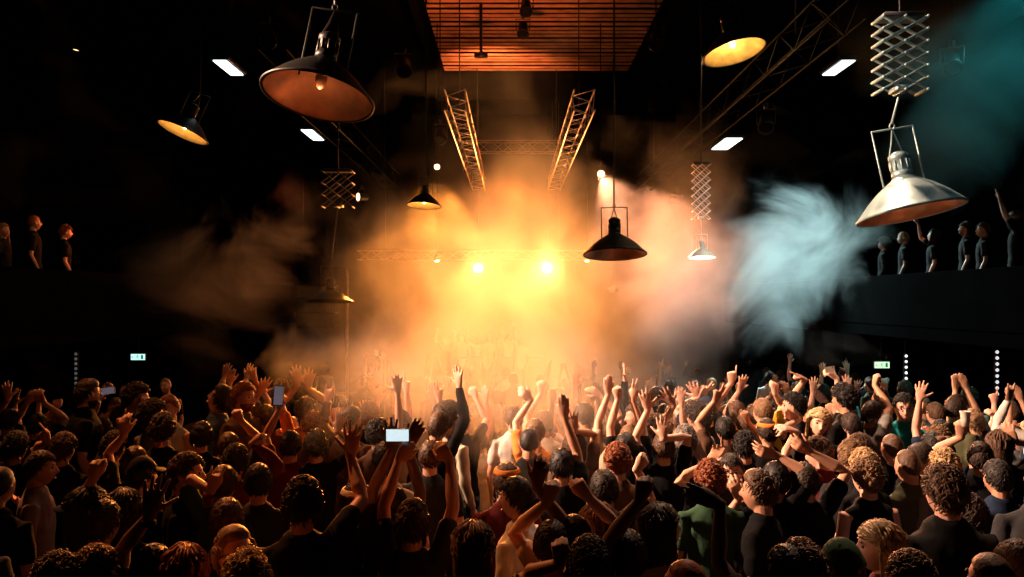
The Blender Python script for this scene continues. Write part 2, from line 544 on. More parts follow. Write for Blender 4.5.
def truss(label, a, b, s, seg, m=None, group='lighting trusses', braces=True):
    a, b = Vector(a), Vector(b)
    root = empty('lighting_truss', a, label, 'truss', group)
    u = (b - a).normalized()
    L = (b - a).length
    x = u.cross(Vector((0, 0, 1))).normalized()
    z = Vector((0, 0, 1))
    off = [x * s / 2 + z * s / 2, -x * s / 2 + z * s / 2, -x * s / 2 - z * s / 2, x * s / 2 - z * s / 2]
    for o in off:
        MB().tube([o, o + u * L], .018, 6).build('chord', m or M_alu, root)
    if braces:
        n = seg
        for k in range(n):
            for q in range(4):
                p0, p1 = off[q] + u * (L * k / n), off[(q + 1) % 4] + u * (L * (k + 1) / n)
                if (k + q) % 2:
                    p0, p1 = off[(q + 1) % 4] + u * (L * k / n), off[q] + u * (L * (k + 1) / n)
                MB().tube([p0, p1], .009, 4).build('brace', m or M_alu, root)
    for t in (.12, .88):
        p = u * (L * t) + z * s / 2
        MB().tube([p, p + z * (9.19 - a.z - s / 2 - u.z * L * t)], .012, 5).build('hanging_cable', M_steel, root)
    return root



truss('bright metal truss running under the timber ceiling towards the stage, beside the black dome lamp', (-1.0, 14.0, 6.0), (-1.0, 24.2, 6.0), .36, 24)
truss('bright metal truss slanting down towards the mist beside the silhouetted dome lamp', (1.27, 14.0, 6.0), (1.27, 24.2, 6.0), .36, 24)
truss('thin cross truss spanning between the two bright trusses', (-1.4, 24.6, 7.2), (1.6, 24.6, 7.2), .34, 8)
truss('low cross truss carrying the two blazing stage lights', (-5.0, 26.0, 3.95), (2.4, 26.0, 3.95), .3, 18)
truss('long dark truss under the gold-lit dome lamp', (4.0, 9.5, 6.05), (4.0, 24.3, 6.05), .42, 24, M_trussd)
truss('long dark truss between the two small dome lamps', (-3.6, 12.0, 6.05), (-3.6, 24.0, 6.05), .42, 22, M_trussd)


def fixture(px, py, d, aim, label, r=.11, lens=None, strength=8.0, col=(1, .62, .25), up=None, group='stage lights'):
    """A theatre spotlight: barrel, yoke, clamp and glowing lens, pointing at AIM."""
    c = P(px, py, d)
    root = empty('stage_light', c, label, 'spotlight', group)
    dr = (Vector(aim) - c).normalized()
    q = dr.to_track_quat('Z', 'Y').to_matrix()
    MB().lathe([(r * .6, -r * 2.6), (r * .8, -r * 2.4), (r * .85, -r * .6), (r * 1.05, -r * .5), (r * 1.08, r * .1), (r * .98, r * .1), (r * .95, -r * .12), (.002, -r * .14)], 20, (0, 0, 0), q).build('barrel', M_dark, root)
    lm = M_trussd if strength < .1 else mat('lens_%.1f_%.2f' % (strength, col[2]), (.9, .8, .6), .3, emit=col, strength=strength, scale=3)
    MB().lathe([(.002, 0), (r * .6, -r * .03), (r * .92, -r * .09), (r * .92, -r * .12), (.002, -r * .13)], 20, (0, 0, 0), q).build('lens', lm, root)
    y = MB()
    sx = q @ Vector((1, 0, 0))
    ce = q @ Vector((0, 0, -r))
    y.tube([ce + sx * r * 1.15, ce + sx * r * 1.25 + Vector((0, 0, r * 1.9)), ce - sx * r * 1.25 + Vector((0, 0, r * 1.9)), ce - sx * r * 1.15], r * .1, 6)
    y.build('yoke', M_steel, root)
    MB().box(ce + Vector((0, 0, r * 2.3)), (r * .5, r * .5, r * .8)).build('clamp', M_steel, root)
    MB().tube([ce + Vector((0, 0, r * 2.3)), Vector((ce.x, ce.y, 9.19 - c.z))], .012, 5).build('hanging_pipe', M_trussd, root)
    return root


fixture(478, 268, 25.7, (0, 0, 2.6), 'blazing stage light hanging over the vertical light beam', .15, strength=60)
fixture(547, 268, 25.7, (0, 0, 2.6), 'blazing stage light, the brighter of the two, closest to the silhouetted dome lamp', .16, strength=70)
fixture(437, 261, 24.1, P(446, 350, 23), 'small stage light with a narrow beam below the black dome lamp', .08, strength=18)
fixture(587, 261, 24.1, P(584, 350, 23), 'small stage light with a narrow beam below the silhouetted dome lamp', .08, strength=18)
fixture(437, 167, 19.15, P(405, 420, 8.6), 'spotlight with a glowing lens directly above the black dome lamp', .075, strength=6)
fixture(601, 174, 19.15, P(725, 400, 9), 'spotlight sending a peach beam past the silhouetted dome lamp', .09, strength=8)
fixture(358, 197, 19.05, P(120, 190, 15.5), 'spotlight shining across the black scissor hanger', .10, strength=7)
fixture(682, 200, 19.05, P(800, 225, 18.6), 'small orange spotlight beside the pale scissor lamp', .11, strength=14)
fixture(76, 50, 12.1, P(56, 160, 12), 'tiny pin spotlight alone in the dark corner of the ceiling', .045, strength=3)
for px, py, d, lb in ((404, 72, 14, 'dark unlit stage light at the corner of the timber panel'), (440, 140, 17, 'black moving light clamped above the small black dome lamp'), (523, 34, 18, 'black stage light silhouetted against the timber slats'),
                      (526, 12, 17, 'black stage light near the front edge of the timber slats'), (468, 172, 23, 'little stage light at the end of the bright truss'), (766, 128, 14, 'small glinting stage light near the cool strip light'),
                      (656, 45, 15, 'small dark stage light near the gold-lit dome lamp'), (952, 68, 12, 'tiny stage light catching teal haze'), (268, 42, 13, 'small dark stage light near the cool strip lamp')):
    fixture(px, py, d, P(px, py + 200, d - 3), lb, .13, strength=.05, group='unlit stage lights')
pr = empty('hanging_bar', P(481, 20, 18.0), 'black vertical bar hanging in front of the timber slats', 'bar')
MB().tube([(0, 0, -.75), (0, 0, .6)], .035, 8).build('pipe', M_dark, pr)
MB().box((.0, 0, -.8), (.3, .12, .1)).build('end_clamp', M_dark, pr)


def strip_light(x, y0, y1, z, label, st, w_=.22):
    r = empty('strip_light', (x, (y0 + y1) / 2, z), label, 'light', 'cool strip lights')
    L = y1 - y0
    MB().box((0, 0, .04), (w_ + .10, L + .06, .07)).build('housing', M_steel, r, smooth=False)
    MB().box((0, 0, -.005), (w_, L, .02)).build('diffuser', mat('strip_%.1f' % st, (.8, .9, .95), .4, emit=(.82, .97, 1.0), strength=st), r, smooth=False)
    MB().tube([(0, 0, .07), (0, 0, 9.19 - z)], .012, 5).build('cable', M_steel, r)


strip_light(-4.88, 13.35, 14.2, 6.5, 'cool white strip light between the two small dome lamps and the big copper one', 3.0)
strip_light(-4.83, 18.8, 20.0, 6.5, 'cool white strip light just under the big copper dome lamp', 3.0, .26)
strip_light(5.62, 13.35, 14.2, 6.5, 'cool white strip light beside the wide scissor hanger', 2.4)
strip_light(5.5, 19.8, 21.2, 6.5, 'glaring strip light pouring cool light into the smoke cloud', 9.0, .4)


def exit_sign(px, py, d, w_, label, c):
    r = empty('exit_sign', P(px, py, d), label, 'sign', 'exit signs')
    hgt = w_ * .42
    MB().box((0, .03, 0), (w_ + .03, .05, hgt + .03)).build('sign_box', M_steel, r, smooth=False)
    f = MB().box((0, 0, 0), (w_, .012, hgt)).build('sign_face', mat('sign_' + label[:4], c, .4, emit=c, strength=1.6), r, smooth=False)
    g = mat('sign_green', (0.0, 0.25, 0.13), .5, emit=(0, .35, .2), strength=.5)
    m = MB()
    # running figure
    m.lathe([(.001, -.004), (hgt * .08, -.004), (hgt * .08, .004), (.001, .004)], 10, (-w_ * .02, -.010, hgt * .30), Matrix.Rotation(R(90), 3, 'X'))
    for a, b in (((-.02, .2), (-.05, -.05)), ((-.05, -.05), (.05, -.2)), ((.05, -.2), (.02, -.38)), ((-.05, -.05), (-.13, -.22)), ((-.13, -.22), (-.2, -.22)), ((-.02, .18), (.09, .06)), ((-.02, .18), (-.14, .08))):
        m.tube([(a[0] * w_ * .9, -.010, a[1] * hgt), (b[0] * w_ * .9, -.010, b[1] * hgt)], hgt * .045, 6)
    m.box((w_ * .30, -.009, 0), (w_ * .16, .006, hgt * .7))
    m.box((-w_ * .33, -.009, 0), (w_ * .16, .006, hgt * .12))
    m.lathe([(.001, -.003), (hgt * .16, -.003), (hgt * .16, .003), (.001, .003)], 3, (-w_ * .42, -.010, 0), Matrix.Rotation(R(90), 3, 'X') @ Matrix.Rotation(R(180), 3, 'Z'))
    m.build('pictogram', g, f, smooth=False)
    MB().tube([(0, .03, hgt / 2), (0, .03, 1.76 - r.location.z)], .01, 5).build('hanger', M_steel, r)


exit_sign(138, 357, 16.6, .29, 'mint lit exit sign glowing on the dark side opposite the silver lamp', (.45, .85, .75))
exit_sign(882, 365, 16.8, .31, 'yellow-green lit exit sign above the raised fists, beside the dotted LED strip', (.55, .8, .5))


def led_strip(px, y0, y1, n, d, st, label):
    a, b = P(px, y0, d), P(px, y1, d)
    r = empty('led_strip', b, label, 'light strip', 'dotted LED strips')
    MB().box((0, .03, (a.z - b.z) / 2), (.07, .04, a.z - b.z + .1)).build('channel', M_dark, r, smooth=False)
    MB().tube([(0, .04, a.z - b.z + .04), (0, .04, 1.76 - b.z)], .01, 5).build('hanger', M_steel, r)
    for k in range(n):
        MB().lathe([(.004, -.012), (.028, -.004), (.030, .004), (.01, .012)], 10, (0, -.005, (a.z - b.z) * k / (n - 1)), Matrix.Rotation(R(90), 3, 'X')).build('led', mat('led_%.1f' % st, (.8, .8, .8), .3, emit=(.95, .95, 1), strength=st), r)


led_strip(906, 356, 384, 6, 15.7, 1.1, 'dotted LED strip of small bulbs beside the yellow-green exit sign')
led_strip(997, 352, 394, 8, 13.5, .8, 'dotted LED strip of larger bulbs near the dark wall behind the cream-shirted man')
led_strip(76, 354, 388, 8, 15, .06, 'unlit dotted strip hanging behind the broad man in black')

# mirror ball
mbr = empty('mirror_ball', P(613, 290, 22), 'small mirror ball in the smoke under the silhouetted dome lamp', 'mirror ball')
MB().lathe([(.14 * math.sin(PI * (i + .3) / 14.6), -.14 * math.cos(PI * (i + .3) / 14.6)) for i in range(15)], 22).build('ball', mat('mirror_tiles', (.6, .55, .5), .12, .95, scale=50), mbr, smooth=False)
MB().tube([(0, 0, .14), (0, 0, 9.18 - mbr.location.z)], .01, 5).build('wire', M_steel, mbr)

# loudspeakers flown beside the stage
for k in range(3):
    c = P(318, 296, 22.5) + Vector((0, .0 * k, -.385 * k + .1))
    sp = empty('loudspeaker', c, ['topmost black loudspeaker box flown beside the orange beam', 'middle black loudspeaker box of the flown stack', 'lowest black loudspeaker box of the flown stack'][k], 'loudspeaker', 'flown loudspeaker stack')
    MB().box((0, 0, 0), (1.1, .6, .38)).build('cabinet', M_dark, sp, smooth=False)
    MB().box((0, -.31, 0), (1.02, .03, .32)).build('grille', M_steel, sp, smooth=False)
    if k == 0:
        MB().tube([(-.45, .1, .19), (-.45, .1, 9.19 - c.z)], .012, 5).build('cable', M_trussd, sp)
pl = empty('lighting_stand', P(347, 325, 22.0), 'thin metal post catching orange light beside the loudspeakers', 'stand')
pl.location.z = floor_z(22)
MB().tube([(0, 0, .02), (0, 0, 4.3)], .05, 8).build('post', M_alu, pl)
MB().lathe([(.3, 0), (.3, .03), (.05, .06)], 16).build('base', M_steel, pl)

# the booth on the stage
bt = empty('mixing_desk', (-.4, 25.0, -.30), 'low dark booth on the stage under the blazing lights', 'desk')
MB().box((0, 0, .5), (2.6, .7, 1.0)).build('desk_body', M_dark, bt, smooth=False)
MB().box((0, 0, 1.03), (2.8, .85, .06)).build('desk_top', M_steel, bt, smooth=False)
for k in (-.8, .8):
    MB().box((k, 0, 1.11), (.42, .36, .09)).build('player', M_dark, bt, smooth=False)
# ================================================================ PEOPLE
SKINS = {k: mat('skin_' + k, c, 0.5, scale=14, vary=0.12, bump=0.05, spec=0.45) for k, c in {
    'fair': (0.62, 0.36, 0.26), 'rosy': (0.56, 0.30, 0.22), 'tan': (0.42, 0.22, 0.14), 'olive': (0.34, 0.19, 0.12), 'brown': (0.17, 0.085, 0.05), 'dark': (0.07, 0.035, 0.024)}.items()}
HAIRC = {k: mat('hair_' + k, c, 0.55, scale=40, vary=0.5, bump=0.3, spec=0.28) for k, c in {
    'black': (0.012, 0.010, 0.010), 'dark': (0.028, 0.017, 0.012), 'brown': (0.075, 0.038, 0.02), 'light': (0.20, 0.115, 0.06), 'blond': (0.42, 0.28, 0.14), 'red': (0.22, 0.06, 0.02), 'grey': (0.25, 0.23, 0.21)}.items()}
CLOTH = {k: mat('cloth_' + k, c, 0.85, scale=9, vary=0.2, bump=0.35, spec=0.08) for k, c in {
    'black': (0.006, 0.006, 0.007), 'charcoal': (0.022, 0.023, 0.026), 'grey': (0.16, 0.155, 0.15), 'white': (0.62, 0.6, 0.58), 'pink': (0.27, 0.22, 0.25),
    'navy': (0.012, 0.022, 0.05), 'denim': (0.06, 0.10, 0.17), 'teal': (0.02, 0.36, 0.38), 'olive': (0.075, 0.08, 0.045), 'green': (0.03, 0.07, 0.04), 'red': (0.33, 0.03, 0.025),
    'yellow': (0.7, 0.52, 0.05), 'orange': (0.6, 0.2, 0.04), 'brown': (0.09, 0.05, 0.03), 'maroon': (0.10, 0.015, 0.02), 'cream': (0.5, 0.43, 0.33)}.items()}
M_eye = mat('eye_dark', (0.02, 0.015, 0.012), 0.15, spec=0.7, vary=0.1)
M_shoe = mat('shoe_leather', (0.03, 0.028, 0.026), 0.5)
M_phone = mat('phone_shell', (0.02, 0.02, 0.022), 0.25, spec=0.6)
M_screen = mat('phone_screen_lit', (0.4, 0.5, 0.52), 0.2, emit=(0.75, 0.95, 1.0), strength=0.9, scale=60, vary=0.6)
M_cam = M_phone
V = Vector


def sstep(a, b, x):
    t = min(1.0, max(0.0, (x - a) / (b - a)))
    return t * t * (3 - 2 * t)


def head_point(dx, dy, dz):
    """Head surface in a unit direction; face towards +Y, z up, origin mid-head."""
    x, y, z = dx * 0.077, dy * 0.098, dz * 0.120
    if z < 0:
        k = (-z / 0.12)
        x *= 1 - 0.30 * k ** 1.6
        if y < 0:
            y *= 1 - 0.45 * k
        else:
            y *= 1 + 0.05 * k
    if y > 0:
        y *= 0.97
        g = lambda cx, cz, sx, sz: math.exp(-((abs(x) - cx) / sx) ** 2 - ((z - cz) / sz) ** 2)
        y += 0.028 * g(0, -0.030, 0.011, 0.014) + 0.019 * g(0, -0.008, 0.009, 0.022)
        y -= 0.013 * g(0.031, 0.008, 0.017, 0.012)
        y += 0.005 * g(0.028, 0.030, 0.024, 0.009)
        y += 0.009 * g(0, -0.066, 0.022, 0.006) + 0.008 * g(0, -0.078, 0.018, 0.006)
        y -= 0.005 * g(0, -0.072, 0.022, 0.0035)
        y += 0.010 * g(0, -0.105, 0.022, 0.014)
        y += 0.004 * g(0.045, -0.025, 0.02, 0.02)
    return x, y, z


def head_grid(fn, nu=30, nv=22):
    v, f = [], []
    for j in range(nv + 1):
        th = PI * (j + 0.25) / (nv + 0.5)
        for i in range(nu):
            a = 2 * PI * i / nu
            v.append(fn(math.sin(th) * math.sin(a), math.sin(th) * math.cos(a), math.cos(th)))
    for j in range(nv):
        for i in range(nu):
            k = (i + 1) % nu
            f.append((j * nu + i, (j + 1) * nu + i, (j + 1) * nu + k, j * nu + k))
    f.append(tuple(range(nu)))
    f.append(tuple(reversed([nv * nu + i for i in range(nu)])))
    return v, f


HEAD_V, HEAD_F = head_grid(head_point)
HEAD_C = V((0, 0.022, 1.628))
PIVOT = V((0, 0.0, 1.535))


def head_matrix(yaw, pitch, roll):
    q = Matrix.Rotation(yaw, 4, 'Z') @ Matrix.Rotation(pitch, 4, 'X') @ Matrix.Rotation(roll, 4, 'Y')
    return Matrix.Translation(PIVOT) @ q @ Matrix.Translation(HEAD_C - PIVOT)


HANDS = {  # splay, (index, middle, ring, little) curl sets, thumb (out angle, curl)
    'open': (0.17, ((.05, .1, .1), (.0, .1, .1), (.05, .15, .1), (.1, .2, .15)), (0.95, 0.1)),
    'flat': (0.04, ((.1, .1, .1), (.05, .1, .1), (.08, .1, .1), (.12, .15, .1)), (0.45, 0.1)),
    'relax': (0.08, ((.3, .4, .3), (.4, .5, .3), (.5, .55, .35), (.55, .6, .4)), (0.7, 0.3)),
    'fist': (0.015, ((.95, 1.75, 1.25), (1.0, 1.75, 1.25), (1.12, 1.7, 1.2), (1.3, 1.65, 1.1)), (0.42, 1.1)),
    'point': (0.02, ((.05, .05, .05), (1.3, 1.6, 1.0), (1.4, 1.6, 1.0), (1.45, 1.6, 1.0)), (0.5, 1.0)),
    'horns': (0.05, ((.05, .1, .05), (1.3, 1.6, 1.0), (1.4, 1.6, 1.0), (.1, .1, .1)), (0.5, 1.0)),
    'peace': (0.14, ((.05, .05, .05), (.05, .1, .05), (1.4, 1.6, 1.0), (1.45, 1.6, 1.0)), (0.5, 1.0)),
    'hold': (0.03, ((.7, .9, .6), (.75, .95, .6), (.8, 1.0, .6), (.85, 1.0, .6)), (0.8, 0.7)),
}


def hand_tubes(W, D, T, pose, k=1.0, fat=1.0, N=None):
    """Palm, four fingers and a thumb as tubes; W wrist, D finger direction, T thumb side, palm faces N."""
    T = (T - D * T.dot(D)).normalized()
    if N is None:
        N = D.cross(T)
    N = D.cross(T) if D.cross(T).dot(N) > 0 else -D.cross(T)
    spl, curls, th = HANDS[pose]
    out = []
    if pose == 'fist':
        fat *= .92
        out.append(([W - D * .01 * k, W + D * .025 * k, W + D * .055 * k, W + D * .076 * k], [(.025 * k, .021 * k), (.033 * k, .021 * k), (.037 * k, .017 * k), (.034 * k, .010 * k)], T, 10))
    else:
      out.append(([W - D * .01 * k, W + D * .025 * k, W + D * .055 * k, W + D * .088 * k], [(.025 * k, .019 * k), (.034 * k, .018 * k), (.041 * k, .016 * k), (.041 * k, .0125 * k)], T, 10))
    for i in range(4):
        a = (1.5 - i) * spl
        d = (D * math.cos(a) + T * math.sin(a)).normalized()
        p = W + D * (.090 - .004 * abs(i - 1) ** 1.3 - (.008 if pose == 'fist' else 0)) * k + T * (.031 - .0205 * i) * k
        L = (.076, .086, .080, .063)[i] * k
        n = N
        pts, rad = [p], [(.0098 * k * fat,) * 2]
        for j in range(3):
            c = curls[i][j]
            d, n = d * math.cos(c) + n * math.sin(c), n * math.cos(c) - d * math.sin(c)
            p = p + d * L * (.44, .31, .25)[j]
            pts.append(p)
            r = (.0092, .0085, .0072)[j] * k * fat
            rad.append((r, r))
        out.append((pts, rad, T, 6))
    a, c = th
    d = (D * math.cos(a) + T * math.sin(a) + N * 0.25).normalized()
    p = W + D * .028 * k + T * .022 * k
    pts = [p, p + d * .038 * k]
    d2 = (d * math.cos(c) + (D * .4 - T * .6 + N * .6).normalized() * math.sin(c)).normalized()
    pts += [pts[-1] + d2 * .032 * k, pts[-1] + d2 * .056 * k]
    out.append((pts, [(.014 * k, .014 * k), (.0115 * k * fat,) * 2, (.010 * k * fat,) * 2, (.008 * k * fat,) * 2], N, 6))
    return out


TORSO = [(.78, .168, .118, 0), (.90, .170, .118, 0), (1.0, .155, .108, .0), (1.10, .143, .100, 0), (1.22, .158, .108, .0), (1.32, .172, .112, -.002), (1.39, .165, .098, -.006), (1.435, .125, .080, -.008), (1.465, .075, .062, -.004)]
UA, FA = 0.285, 0.262


def ik(Sh, W, pole):
    v = W - Sh
    d = v.length
    mx = (UA + FA) * 0.985
    if d > mx:
        W = Sh + v * (mx / d)
        d = mx
    d = max(d, 0.12)
    u = (W - Sh).normalized()
    a = (UA * UA - FA * FA + d * d) / (2 * d)
    h = math.sqrt(max(0.0, UA * UA - a * a))
    p = pole - u * pole.dot(u)
    p = p.normalized() if p.length > 1e-5 else u.orthogonal().normalized()
    return Sh + u * a + p * h, W


def arm_solve(side, spec):
    """side -1 left, 1 right. spec: None (hanging) or (wrist_target, hand pose, hand direction or None, pole or None)."""
    if spec is None:
        Sh = V((side * .180, -.005, 1.385))
        E = V((side * .235, -.03, 1.11))
        W = V((side * .22, .08, .87))
        return Sh, E, W, V((0, .25, -1)).normalized(), V((0, 1, 0)), 'relax', V((-side, 0, 0))
    W, pose, D, pole = spec
    up = sstep(1.2, 1.75, W.z)
    Sh = V((side * (.180 - .035 * up), -.005, 1.388 + .06 * up))
    if pole is None:
        pole = V((side * .65, .45, -.45))
    E, W = ik(Sh, W, pole)
    if D is None:
        D = ((W - E).normalized() * 0.8 + V((0, 0.05, .45 * up))).normalized()
    else:
        D = D.normalized()
    T = V((-side, 0.1, 0.15))
    if abs(D.normalized().dot(T.normalized())) > .85:
        T = V((0, -0.3, 1))
    return Sh, E, W, D, T, pose, V((0, 1, 0)) if abs(D.y) < .8 else V((0, 0, -1))


def remesh(v, f, vox, dec=None, smooth=2, bump=0.0, sf=0.4):
    me = bpy.data.meshes.new('body')
    me.from_pydata([tuple(p) for p in v], [], f)
    o = bpy.data.objects.new('body_source', me)
    COL.objects.link(o)
    m = o.modifiers.new('r', 'REMESH')
    m.mode = 'VOXEL'
    m.voxel_size = vox
    m.use_smooth_shade = True
    s = o.modifiers.new('s', 'SMOOTH')
    s.factor = sf
    s.iterations = smooth
    if dec:
        q = o.modifiers.new('d', 'DECIMATE')
        q.ratio = dec
    dg = bpy.context.evaluated_depsgraph_get()
    out = bpy.data.meshes.new_from_object(o.evaluated_get(dg))
    bpy.data.objects.remove(o)
    bpy.data.meshes.remove(me)
    if bump:
        n = len(out.vertices)
        co = np.empty(n * 3, dtype=np.float32)
        out.vertices.foreach_get('co', co)
        co = co.reshape(-1, 3)
        no = np.empty(n * 3, dtype=np.float32)
        out.vertices.foreach_get('normal', no)
        no = no.reshape(-1, 3)
        ph = np.sin(co[:, 2] * 38 + np.sin(co[:, 0] * 21) * 2.2 + co[:, 1] * 9) * np.sin(co[:, 0] * 17 + co[:, 2] * 11 + 1.3 * np.sin(co[:, 1] * 23))
        co += no * (ph * bump)[:, None]
        out.vertices.foreach_set('co', co.ravel())
    out.polygons.foreach_set('use_smooth', [True] * len(out.polygons))
    out.update()
    return out


def make_body(arms, head=(0, 0, 0), vox=0.007, sleeve='tee', fat=1.0, build=1.0):
    """Returns (body mesh, shirt mesh, hand frames)."""
    v, f = [], []

    def put(vv, ff):
        n = len(v)
        v.extend(vv)
        f.extend(tuple(i + n for i in q) for q in ff)
    X = V((1, 0, 0))
    b = build
    sh = 0.012
    v0, f0 = tube_mesh([V((0, y, z)) for z, rx, ry, y in TORSO], [(rx * b - sh, ry * b - sh) for z, rx, ry, y in TORSO], 16, X)
    put(v0, f0)
    hm = head_matrix(*head)
    q = [hm @ V(p) for p in HEAD_V]
    put(q, HEAD_F)
    nb = hm @ V((0, -.028, -.075))
    put(*tube_mesh([V((0, -.012, 1.40)), V((0, -.012, 1.47)), nb], [(.066, .062), (.056, .056), (.055, .055)], 12, X))
    for sx in (-1, 1):   # ears
        e = [hm @ V((sx * (.074 + .010 * math.cos(t) * 0), -.004, 0)) for t in (0,)][0]
        put(*tube_mesh([hm @ V((sx * .071, -.004, -.028)), hm @ V((sx * .080, -.008, -.004)), hm @ V((sx * .079, -.009, .018))], [(.007, .010), (.008, .017), (.007, .014)], 8))
    hands = []
    sv, sf = [], []
    clothes = []
    for side in (-1, 1):
        Sh, E, W, D, T, pose, N = arm_solve(side, arms[0 if side < 0 else 1])
        fm = E.lerp(W, .3)
        um = Sh.lerp(E, .45)
        put(*tube_mesh([V((side * .03, -.02, 1.47)), V((side * .09, -.018, 1.425)), V((side * .15, -.01, 1.40))], [(.034, .034), (.036, .036), (.03, .03)], 8))
        put(*tube_mesh([V((side * .09, -.005, 1.375)), Sh, um, E, fm, W], [(.05, .05), (.050 * b, .050 * b), (.043 * b, .043 * b), (.036, .036), (.038 * b, .038 * b), (.0245, .0245)], 12))
        for pts, rad, up, n in hand_tubes(W, D, T, pose, 1.06, fat, N):
            put(*tube_mesh(pts, rad, n, up))
        hands.append((W, D, T, N, Sh))
        clothes.append(([V((side * .065, -.018, 1.44)), V((side * .10, -.016, 1.425)), V((side * .15, -.01, 1.40))], [(.036, .036), (.042, .042), (.040, .040)]))
        if sleeve == 'tee':
            e = Sh.lerp(E, .62)
            clothes.append(([V((side * .09, -.005, 1.38)), Sh, Sh.lerp(E, .35), e], [(.052, .052), (.059 * b, .059 * b), (.058 * b, .058 * b), (.056 * b, .058 * b)]))
        elif sleeve == 'long':
            clothes.append(([V((side * .09, -.005, 1.38)), Sh, um, E, fm, E.lerp(W, .93)], [(.052, .052), (.060 * b, .060 * b), (.056 * b, .056 * b), (.050, .050), (.047, .047), (.034, .034)]))
        else:
            clothes.append(([V((side * .07, -.005, 1.36)), V((side * .13, -.005, 1.40))], [(.06, .06), (.055, .055)]))
    for side in (-1, 1):
        put(*tube_mesh([V((side * .085, 0, .88)), V((side * .10, .02, .70)), V((side * .105, .025, .50)), V((side * .108, .0, .30)), V((side * .11, -.015, .09))],
                       [(.085, .085), (.072, .075), (.052, .055), (.05, .054), (.034, .036)], 10, X))
        put(*tube_mesh([V((side * .11, -.04, .045)), V((side * .115, .06, .04)), V((side * .12, .14, .03))], [(.032, .035), (.036, .032), (.036, .022)], 8, X))
    body = remesh(v, f, vox, 0.42 if vox < .009 else 0.5, 2 if vox < .009 else 1)
    v.clear()
    f.clear()
    g = 0.010
    top = TORSO[:-1] + [(1.452, .098, .072, -.006)]
    vv, ff = tube_mesh([V((0, y, z)) for z, rx, ry, y in top], [(rx * b + g, ry * b + g) for z, rx, ry, y in top], 18, X)
    put(vv, ff)
    for pts, rad in clothes:
        put(*tube_mesh(pts, rad, 12))
    shirt = remesh(v, f, 0.0115, None, 2, 0.0035)
    return body, shirt, hands


# ---------------------------------------------------------------- shared lower clothes
def lower_clothes():
    v, f = [], []

    def put(vv, ff):
        n = len(v)
        v.extend(vv)
        f.extend(tuple(i + n for i in q) for q in ff)
    X = V((1, 0, 0))
    put(*tube_mesh([V((0, 0, z)) for z in (1.0, .92, .82)], [(.162, .114), (.176, .124), (.15, .115)], 14, X))
    for s in (-1, 1):
        put(*tube_mesh([V((s * .085, 0, .88)), V((s * .10, .02, .70)), V((s * .105, .025, .50)), V((s * .108, .0, .30)), V((s * .11, -.015, .10))],
                       [(.098, .10), (.086, .088), (.066, .068), (.064, .066), (.056, .06)], 10, X))
    tr = remesh(v, f, 0.02, None, 1, 0.003)
    shoes = []
    for s in (-1, 1):
        a, b = tube_mesh([V((s * .11, -.055, .052)), V((s * .11, -.01, .062)), V((s * .115, .07, .052)), V((s * .12, .15, .038))], [(.042, .048), (.044, .058), (.048, .048), (.044, .034)], 10, X)
        a = [V((p.x, p.y, max(p.z, 0.002))) for p in a]
        me = bpy.data.meshes.new('shoe')
        me.from_pydata([tuple(p) for p in a], [], b)
        me.polygons.foreach_set('use_smooth', [True] * len(me.polygons))
        shoes.append(me)
    return tr, shoes


TROUSERS, SHOES = lower_clothes()


# ---------------------------------------------------------------- hair
def hair_mask(dx, dy, dz, low=0.0):
    """1 on the scalp, 0 on the face and neck."""
    x, y, z = head_point(dx, dy, dz)
    line = 0.066 if y > .05 else (0.066 - (0.05 - y) * 1.1 if y > -.01 else 0.0 - (-.01 - y) * 1.05)
    line -= low
    return sstep(line - .010, line + .008, z), V((x, y, z))


